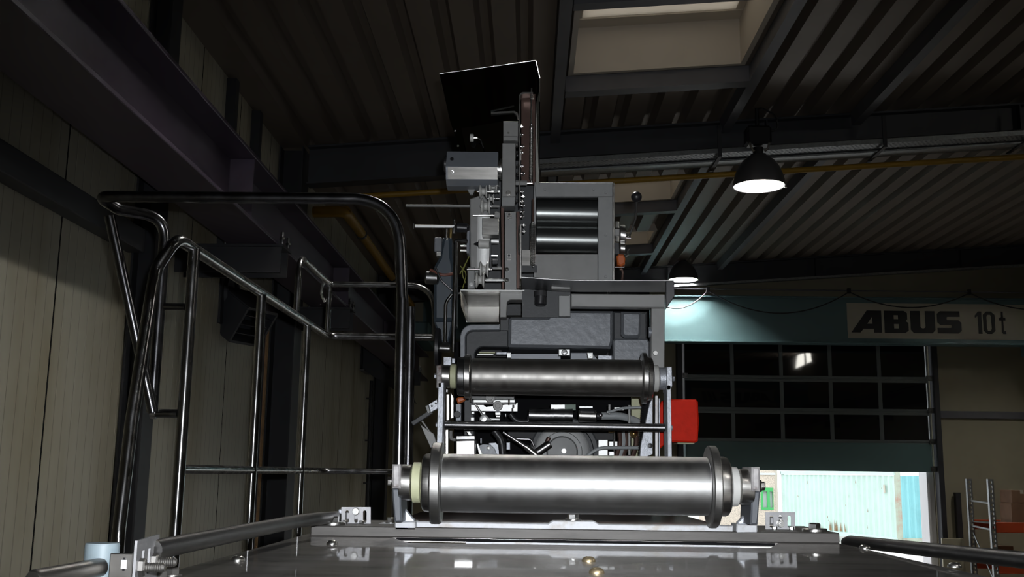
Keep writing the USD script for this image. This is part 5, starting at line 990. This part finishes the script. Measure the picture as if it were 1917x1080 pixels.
# ------------------------------------------------------------------ works under the smaller roller
Yi = 4.05
T = Thing('machine_bed', 'dark machine bed and back plate inside the works', 'machine bed')
T.part('back_plate', MB().px([(850, 640), (1215, 640), (1215, 900), (850, 900)], Yi+.45, Yi+.5), 'slot_dark'); T.part('side_frame', MB().px([(868, 740), (888, 740), (888, 900), (868, 900)], Yi+.02, Yi+.3, b=.004), 'cast_dark')
z0 = DZ0-.25; T.part('base', MB().box(X_(850, 860, Yi), X_(1230, 860, Yi), Yi-.3, Yi+.5, z0-.9, z0), 'cast_dark')
T.part('dark_beam', MB().px([(950, 803), (1150, 805), (1150, 825), (950, 824)], Yi+.1, Yi+.3, b=.004), 'black_rubber'); T.part('top_beam', MB().px([(890, 655), (1215, 655), (1215, 668), (890, 668)], Yi+.2, Yi+.4), 'black_rubber')
T.part('blue_rail', MB().px([(955, 662), (1050, 662), (1050, 674), (955, 674)], Yi+.04, Yi+.08, b=.002), 'plate_slate'); T.part('blue_rail', MB().px([(1068, 660), (1108, 660), (1120, 674), (1068, 674)], Yi+.02, Yi+.08, b=.002), 'plate_slate'); T.part('light_rail', MB().px([(1120, 665), (1146, 666), (1146, 674), (1120, 673)], Yi, Yi+.05), 'zinc'); T.done()
def plates(nm, lab, cat, L, Y, grp=None):
    T = Thing(nm, lab, cat, grp)
    for name, pts, m, dy in L: T.part(name, MB().px(pts, Y+dy, Y+dy+.02, b=.0015), m)
    return T
rect = lambda a, b, c, d: [(a, b), (c, b), (c, d), (a, d)]
T = plates('guide_plate', 'white slotted guide plate with two round bosses under the smaller roller, left', 'guide plate', [
 ('upper_plate', rect(886, 748, 964, 753.5), 'white_part', 0), ('upper_edge', rect(883, 738, 963, 747.6), 'black_plastic', .004), ('lower_plate', [(882, 758), (905, 758), (910, 762), (968, 755), (969, 753), (968.5, 770), (882, 769)], 'white_part', .01), ('dark_gap', rect(884, 753.8, 966, 757.5), 'black_plastic', .006)], Yi-.1)
for px, py, r in ((918, 745, 9), (932, 760, 9)): p = at(px, py, Yi-.1); s = S(Yi, 750); T.part('boss', MB().lathe((p[0], Yi-.1, p[2]), (0, -1, 0), [(0, r*s), (.008, r*s), (.010, r*s*.9), (.010, r*s*.5), (.014, r*s*.45), (.014, .002)], 28), 'plate_light')
for px, ya, yb in ((953, 747, 758), (959.5, 764, 772), (961, 758, 764), (882, 741, 752)): p = at(px, ya, Yi-.12); T.part('pin', MB().cyl((p[0], Yi-.12, Z_(px, yb, Yi-.12)), (p[0], Yi-.12, p[2]), .0035, 8), 'machined')
T.part('hook_bar', MB().tube([at(890, 756, Yi-.13), at(903, 777, Yi-.13)], .004, 8), 'machined_dark'); T.done()
T = Thing('toggle_link', 'pale triangular link plate with a pivot screw just above the tie rod', 'link'); T.part('link', MB().px([(897, 787), (898, 781), (903, 776), (909, 776), (917, 783), (926, 788)], Yi-.14, Yi-.12, b=.002), 'plate_light'); p = at(905, 784, Yi-.14); T.part('pivot', MB().lathe((p[0], Yi-.14, p[2]), (0, -1, 0), [(0, .011), (.005, .011), (.006, .004)], 18), 'bright_steel'); T.part('link_rod', MB().cyl(at(918, 784.5, Yi-.12), at(936, 785, Yi-.12), .005, 12), 'white_part'); T.done()
T = plates('white_lugs', 'small white lugs and square nut above the tie rod at left', 'lugs', [('lug', rect(902, 771, 908.5, 776), 'white_part', 0), ('lug', rect(927, 771.5, 937, 777), 'white_part', 0), ('lug', rect(882.5, 770.5, 888, 775), 'white_part', 0), ('square_nut', rect(881, 781, 888, 788), 'white_part', 0), ('lug', rect(945, 774, 947.5, 780), 'white_part', .02), ('lug_foot', rect(928, 777.3, 936, 781), 'machined', .002)], Yi-.09); T.done()
T = Thing('black_hose', 'thick black hose bowing down behind the guide plate', 'hose'); T.part('hose', MB().tube(fillet([at(955, 775, Yi), at(968, 790, Yi), at(990, 790, Yi), at(992, 779, Yi)], .1, 12), .011, 12), 'hose_black'); T.done()
T = Thing('shaft_coupling', 'dark ribbed shaft coupling with a bright sleeve above the tie rod', 'coupling'); zc = Z_(1060, 778, Yi-.05); s = S(Yi, 778); xx = lambda q: X_(q, 778, Yi-.05)
T.part('barrel', MB().lathe((xx(990), Yi-.05, zc), (1, 0, 0), [(0, 12*s)]+[(xx(990+q)-xx(990), (13 if i % 2 else 12.2)*s) for i, q in enumerate((4, 38, 41, 46, 48, 66, 68, 82))], 36), 'machined_dark'); T.part('sleeve', MB().cyl((xx(1083), Yi-.05, zc), (xx(1116), Yi-.05, zc), 11.5*s, 32, .002), 'machined'); T.part('black_sleeve', MB().cyl((xx(1085), Yi-.05, zc+.012), (xx(1113), Yi-.05, zc+.012), 10*s, 28, .002), 'black_plastic'); T.part('hose_clip', MB().cyl((xx(1117), Yi-.05, zc), (xx(1126), Yi-.05, zc), 7*s, 20), 'black_plastic'); T.part('clip_screw', MB().ball((xx(1124), Yi-.075, zc+.002), .008, 1), 'bright_steel')
T.part('clear_hose', MB().tube(fillet([(xx(1126), Yi-.05, zc), at(1165, 778, Yi-.05), at(1200, 792, Yi-.02)], .15, 12), 7*s, 16), 'hose_grey', label='grey braided hose'); T.done()
T = Thing('grey_hose', 'thin pale hose at the right above the tie rod', 'hose', 'thin hoses at the right'); T.part('hose', MB().tube(fillet([at(1136, 772, Yi-.12), at(1165, 764, Yi-.12), at(1204, 762, Yi-.12)], .1), .005, 8), 'hose_grey'); T.done()
T = Thing('grey_hose', 'thin grey hose curving below the tie rod at the right', 'hose', 'thin hoses at the right'); T.part('hose', MB().tube(fillet([at(1095, 856, Yi-.16), at(1120, 838, Yi-.16), at(1198, 838, Yi-.14)], .2, 12), .0065, 8), 'hose_grey'); T.done()
T = plates('terminal_strip', 'pale terminal strips and white tags at the right under the smaller roller', 'terminal strip', [
 ('tag', rect(1031, 757, 1058, 766), 'white_part', .05), ('tag', rect(1058.3, 757, 1078, 768), 'teal_panel', .05), ('strip', rect(1176, 758, 1180.5, 852), 'plate_light', 0), ('strip', rect(1139, 757, 1143, 775), 'plate_light', 0), ('tag', rect(1150, 762, 1168, 768), 'white_part', .01), ('plate', rect(1120, 823, 1138, 853), 'white_part', .06), ('plate', rect(1140, 826, 1156, 841), 'white_part', .03), ('plate', rect(1140, 845, 1150, 853), 'white_part', .03), ('panel', rect(1182, 741, 1202, 858), 'plastic_cream', .12), ('plate', rect(1084, 760, 1110, 764), 'white_part', .03)], Yi-.1)
T.part('thin_post', MB().cyl(at(1150, 846, Yi-.13), at(1150, 806, Yi-.13), .003, 8), 'machined'); T.part('pins', MB().cyl(at(1139, 808, Yi-.13), at(1152, 808, Yi-.13), .003, 8), 'brass'); T.part('lamp_cap', MB().lathe(at(1186, 812, Yi-.12), (0, -1, 0), [(0, .015), (.01, .014), (.016, .004)], 18), 'brass'); T.done()
T = Thing('corrugated_hose', 'dark corrugated hose running down at the right under the smaller roller', 'hose')
path = [at(1212, 745, Yi-.2), at(1207, 780, Yi-.2), at(1204, 860, Yi-.2)]; a, b = path[0], path[2]; L = np.linalg.norm(b-a)
T.part('hose', MB().lathe(a, b-a, [(L*i/60, .022 if i % 2 else .017) for i in range(61)], 16), 'hose_black'); T.done()
T = Thing('inner_hoses', 'brownish short hoses bundled behind the tie rod at right', 'hoses')
for k, (x, m) in enumerate(((1166, 'hose_grey'), (1160, 'bronze_brown'), (1172, 'bronze_brown'), (1190, 'bronze_brown'))): T.part('hose', MB().tube(fillet([at(x, 805, Yi-.05), at(x+2, 830, Yi-.06), at(x-6, 856, Yi-.05)], .05), .010, 10), m)
T.done()
T = plates('right_flank_plate', 'zinc flank plate with one dark screw inside the right of the works', 'plate', [('plate', [(1216, 755), (1222, 744), (1222, 850), (1197, 862), (1200, 830)], 'zinc', 0), ('strip', rect(1226, 740, 1232, 860), 'machined_dark', .02), ('strip', rect(1233, 745, 1236, 860), 'zinc', .03)], Yi-.28)
p = at(1217, 834, Yi-.28); T.part('screw', MB().lathe((p[0], Yi-.28, p[2]), (0, -1, 0), [(0, .009), (.003, .009), (.004, .004)], 14), 'black_plastic'); T.done()
T = Thing('bevel_wheel', 'round dark gear housing with ribs low in the works', 'gear housing'); p = at(1052, 846, Yi+.05); s = S(Yi, 846)
T.part('disc', MB().lathe((p[0], Yi+.05, p[2]), (0, -1, 0), [(0, 52*s), (.02, 52*s), (.024, 48*s), (.024, 38*s), (.018, 37*s), (.018, 30*s), (.03, 27*s), (.034, 12*s), (.034, .002)], 48), 'plate_grey'); T.part('outer_ring', MB().lathe((p[0]+.01, Yi+.09, p[2]), (0, -1, 0), [(0, 66*s), (.03, 66*s), (.034, 63*s), (.034, 56*s), (.01, 55*s)], 48), 'cast_dark')
for k in range(6): a = k*math.pi/3+.4; T.part('rib', MB().obox((p[0]+34*s*math.cos(a), Yi+.028, p[2]+34*s*math.sin(a)), [[math.cos(a), 0, math.sin(a)], [0, 1, 0], [-math.sin(a), 0, math.cos(a)]], (4.5*s, .004, 1.6*s)), 'plate_grey')
p2 = at(1056, 844, Yi+.0); T.part('socket_screw', MB().lathe((p2[0], Yi+.014, p2[2]), (0, -1, 0), [(0, .009), (.006, .009), (.006, .005), (.002, .005)], 16), 'machined_dark'); T.done()
T = Thing('push_rod', 'bright slanting push rod with a knurled joint low in the works', 'rod'); a, b, c = at(942, 809, Yi-.16), at(984, 836, Yi-.16), at(1006, 853, Yi-.16); T.part('rod', MB().cyl(a, b, .0042, 12, r1=.0075), 'bright_steel'); T.part('sleeve', MB().cyl(b, c, .011, 16, .002), 'machined'); T.part('joint', MB().cyl(at(1002, 850, Yi-.15), at(1030, 830, Yi-.15), .016, 18, .003), 'machined_dark'); T.part('joint_tip', MB().cyl(at(1024, 828, Yi-.15), at(1028, 818, Yi-.15), .008, 14, .002), 'bronze_brown'); T.done()
T = Thing('bent_pipe', 'thin dark bent pipe behind the slanting rod', 'pipe'); T.part('pipe', MB().tube(fillet([at(965, 821, Yi-.02), at(995, 822, Yi-.02), at(1000, 836, Yi-.02)], .03), .0045, 10), 'machined_dark'); T.done()
T = Thing('bright_block', 'bright square steel block low at the left of the works', 'block'); T.part('block', MB().px([(853, 824), (890, 823.5), (890, 862), (853, 862)], Yi-.2, Yi-.12, b=.004), 'bright_steel'); T.part('top_bend', MB().px([(853.5, 815), (889.5, 814.5), (890, 823.2), (853, 823.6)], Yi-.17, Yi-.12, b=.003), 'machined_dark'); T.done()
T = plates('white_bars', 'two slanting white bars low at the left of the works', 'bars', [('bar', [(873, 807.5), (880, 807.5), (887, 820), (880.5, 820)], 'white_part', 0), ('bar', [(892, 831), (895, 830), (904, 852), (897, 852)], 'white_part', .0), ('wire_end', rect(899, 820, 902, 830), 'zinc', .02)], Yi-.15); T.done()
T = plates('cam_plate', 'dark rounded cam plate with one screw low in the works', 'cam', [('cam', [(896, 834), (904, 831), (918, 832), (926, 840), (932, 856), (900, 856)], 'cast_grey', 0), ('light_backing', [(915, 829), (928, 828), (936, 836), (933, 860), (918, 860)], 'zinc', .03), ('light_backing', rect(948, 828, 955, 842), 'zinc', .03)], Yi-.12); p = at(914, 838.5, Yi-.12); T.part('screw', MB().lathe((p[0], Yi-.12, p[2]), (0, -1, 0), [(0, .0075), (.004, .0075), (.005, .003)], 16), 'bright_steel'); T.done()
T = Thing('black_hose', 'thick black hose dropping down left of the slanting rod', 'hose'); T.part('hose', MB().tube(fillet([at(925, 806, Yi-.1), at(938, 822, Yi-.1), at(942, 858, Yi-.1)], .06, 10), .014, 12), 'hose_black'); T.done()
T = plates('left_guides', 'tall bright steel guide strips inside the left zinc side plate', 'guide strips', [('guide', [(835.5, 738), (841, 738), (841, 787), (835.5, 787)], 'bright_steel', 0), ('guide', [(843.5, 734), (849, 744), (849, 782), (843.5, 784)], 'bright_steel', .02), ('guide', rect(834, 804, 839.5, 850), 'bright_steel', 0), ('inner_plate', rect(853, 756, 863, 788), 'plate_slate', .05), ('small_block', rect(835, 729, 838, 734), 'white_part', .0)], Yi-.25)
T.part('hook', MB().tube(fillet([at(844, 806, Yi-.24), at(844, 822, Yi-.24), at(853, 823, Yi-.24)], .02), .006, 8), 'plate_light'); p = at(856, 776, Yi-.2); T.part('nut', MB().hexa((p[0], Yi-.2, p[2]), (0, -1, 0), .014, .012), 'cast_dark'); T.done()
single('orange_knob', MB().px([(854, 746), (858, 743), (868, 743), (871, 746), (870, 750), (862, 754), (857, 756)], Yi-.22, Yi-.19, b=.005), 'orange', 'orange plastic catch under the left end of the smaller roller', 'knob')
T = plates('left_link', 'grey link lever and sensor block left of the left zinc side plate', 'link lever', [('sensor_block', [(802, 757), (818, 747), (821, 764), (806, 772)], 'zinc', 0), ('sensor_side', [(796, 760), (801.7, 757.5), (805.5, 772), (801, 775)], 'plate_grey', .005), ('lever', [(786, 793), (790, 797), (812, 812), (820, 838), (806, 838)], 'plate_light', .02), ('lever_edge', [(788, 788), (791, 787), (806, 808), (802, 807)], 'plate_light', .0)], Y2+.05)
for px, py in ((808.5, 760), (816, 755)): p = at(px, py, Y2+.05); T.part('screw', MB().cyl((p[0], Y2+.051, p[2]), (p[0], Y2+.047, p[2]), .004, 10), 'black_plastic')
T.part('arm', MB().obox(at(790, 782, Y2+.07), np.array([[.83, 0, .55], [0, 1, 0], [-.55, 0, .83]]), (.04, .01, .008), .002), 'cast_dark'); T.done()
T = plates('latch_bits', 'small bright latch and rails just above the smaller roller at left', 'latch', [('rail', rect(897, 658, 927, 661), 'plastic_cream', 0), ('rail', rect(893, 662, 924, 664.5), 'white_part', .0), ('rail', rect(929, 659, 949, 664), 'zinc', 0), ('latch', rect(949, 660, 956.5, 670), 'white_part', -.01), ('cube', rect(830, 668, 845, 684), 'zinc', -.2), ('cube', rect(846, 670.5, 851.5, 680), 'zinc', -.2)], Yi-.02); T.done()
T = plates('screw_plate', 'white plate with one large slotted screw just above the smaller roller', 'plate', [('plate', rect(1046, 653.5, 1067, 665), 'white_part', 0)], Yc-.06); p = at(1056.5, 659.5, Yc-.06); T.part('screw', MB().lathe((p[0], Yc-.06, p[2]), (0, -1, 0), [(0, .0115), (.002, .0115), (.004, .009), (.0045, .001)], 20), 'machined_dark'); T.part('slot', MB().obox((p[0], Yc-.0648, p[2]), np.array([[.9, 0, .44], [0, 1, 0], [-.44, 0, .9]]), (.009, .0004, .0015)), 'black_plastic'); T.done()
T = plates('dotted_tag', 'small white tag with black dots above the smaller roller', 'tag', [('tag', [(1099, 660), (1110, 660), (1110, 671), (1101, 671)], 'white_part', 0)], Yc-.05)
for a, b in ((1104, 664.5), (1106.5, 664), (1105, 667.5), (1107, 667)): p = at(a, b, Yc-.05); T.part('dot', MB().cyl((p[0], Yc-.05, p[2]), (p[0], Yc-.051, p[2]), .001, 8), 'ink_black')
T.done()

# ------------------------------------------------------------------ guard rails on the left
R42 = .0212; XG = X_(352, 640, 3.6)
def gp(px, py): return at_x(px, py, XG)
gz = float(np.mean([gp(430, 505)[2], gp(560, 592)[2], gp(365, 462)[2]])); gz2 = Z_(590, 881, 5.6); foot = H-1.0
ys = [gp(352, 640)[1], gp(485, 640)[1], gp(574, 640)[1]]; yend = gp(612, 640)[1]
single('walkway', MB().box(XG-.5, XG+.30, 2.6, 7.2, foot-.06, foot), 'steel_grey', 'steel walkway plate low at the left of the machine', 'walkway')
T = Thing('guard_rail', 'polished steel tube guard rail with upright posts along the left of the machine', 'guard rail')
leg = [np.array([X_(212, 1090, 3.25), 3.25, foot]), at(222, 1000, 3.28), at(245, 800, 3.33), at(282, 560, 3.40), at(292, 505, 3.43), gp(318, 440)*[1, 0, 1]+[0, 3.50, 0], np.array([XG, 3.62, gz]), np.array([XG, yend, gz]), ]
leg[5][2] = gz+.005; leg[5][1] = 3.46
leg = [leg[0], leg[1], leg[2], leg[3], leg[4]]+[np.array([XG-.015, 3.45, gz-.005])]+[np.array([XG, yend-.0, gz]), np.array([X_(838, 632, 5.95), yend+.02, gz])]
T.part('top_rail', MB().tube(fillet(leg, [.0, .2, .5, .5, .1, .16, .07, .0], 10), R42, 20), 'chrome_tube')
for y in ys: T.part('post', MB().cyl((XG, y, foot), (XG, y, gz-R42*.6), R42*.97, 20), 'chrome_tube')
T.part('mid_rail', MB().tube(fillet([(XG, ys[0]+R42, gz2), (XG, yend, gz2), (X_(790, 882, 5.9), yend+.02, gz2)], .06), .0165, 16), 'chrome_tube')
for py, x0 in ((574, 306), (774, 291)): p = at(x0, py, 3.62); T.part('stub', MB().cyl((p[0], ys[0], Z_(330, py, ys[0])), (XG-R42*.9, ys[0], Z_(330, py, ys[0])), .0125 if py < 600 else .015, 14), 'chrome_tube')
T.done()
zq = at_x(582, 500, XG)[2]; ya = at_x(556, 570, XG)[1]
T = Thing('raised_rail', 'raised tube hoop standing on the far end of the guard rail', 'guard rail')
zq2 = float(np.mean([at(700, 533, yend)[2], at_x(610, 524, XG)[2], at_x(585, 503, XG)[2]]))
T.part('hoop', MB().tube(fillet([(XG, ya, gz+R42*.9), (XG, ya, zq2), (XG, yend, zq2), (X_(812, 535, yend), yend+.01, zq2), (X_(814, 640, yend), yend+.01, gz-.02)], [0, .12, .03, .16, 0], 12), R42*.82, 18), 'chrome_tube')
T.part('corner_post', MB().cyl((XG, yend, gz+R42*.9), (XG, yend, zq2-R42*.7), R42*.75, 16), 'chrome_tube'); T.part('latch', MB().tube(fillet([(XG-.02, yend-.01, gz+.2), (XG-.045, yend-.01, gz+.25), (XG-.04, yend-.01, gz+.3), (XG-.018, yend-.01, gz+.35)], .05), .008, 8), 'bright_steel'); T.done()
T = Thing('gate_arch', 'tall arched steel pipe gate frame crossing in front of the left guard rail', 'gate frame')
Ya = 3.42; zt_ = float(np.mean([Z_(300, 369, Ya), Z_(500, 370, Ya), Z_(620, 371, Ya)])); xl = X_(186, 385, Ya+.02); yh = ys[0]-.0
xh = X_(297, 600, yh); zh = Z_(292, 470, yh)
T.part('arch_pipe', MB().tube(fillet([(xh, yh, Z_(292, 772, yh)), (xh, yh, zt_-.03), (xl+.05, Ya+.06, zt_-.03), (xl, Ya, zt_), (X_(745, 372, Ya), Ya, zt_), (X_(752, 600, Ya), Ya, Z_(752, 560, Ya))], [0, .16, .06, .07, .26, 0], 14), R42*.93, 22), 'tube_dark')
T.part('sleeve_leg', MB().cyl((X_(752, 600, Ya), Ya, Z_(752, 559, Ya)), (X_(757, 700, Ya), Ya, foot), R42*.96, 22), 'tube_dark')
T.part('rear_leg', MB().tube(fillet([(X_(768, 570, Ya+.3), Ya+.3, Z_(770, 575, Ya+.3)), (X_(774, 760, Ya+.3), Ya+.3, foot)], .1), R42*.9, 18), 'tube_dark')
T.part('hinge_cap', MB().cyl((X_(283, 774, yh), yh, Z_(285, 774, yh)), (X_(293, 774, yh), yh, Z_(285, 774, yh)), .019, 16), 'bright_steel')
p0, p1 = at(205, 404, Ya+.03), at(287, 772, yh-.03); d = p1-p0; L = np.linalg.norm(d); d /= L; sd = np.cross(d, [0, 1, 0]); sd /= np.linalg.norm(sd); nn = np.cross(d, sd)
T.part('brace', MB().cyl(p0, p1, .0185, 18, .001), 'tube_dark'); T.done()
T = Thing('walkway_rail_support', 'dark floor legs under the walkway', 'support')
for x in (XG-.45, XG+.25):
    for y in (2.7, 7.1): T.part('leg', MB().box(x-.03, x+.03, y-.03, y+.03, 0, foot-.0601), 'steel_dark')
T.done()
T = Thing('machine_pedestal', 'dark machine pedestal below the deck down to the floor', 'machine base'); T.part('plinth', MB().box(dxl+.05, dxr-.05, dnear+.1, Yi+.9, .0, DZ0-1.201, .01), 'cast_dark'); T.done()
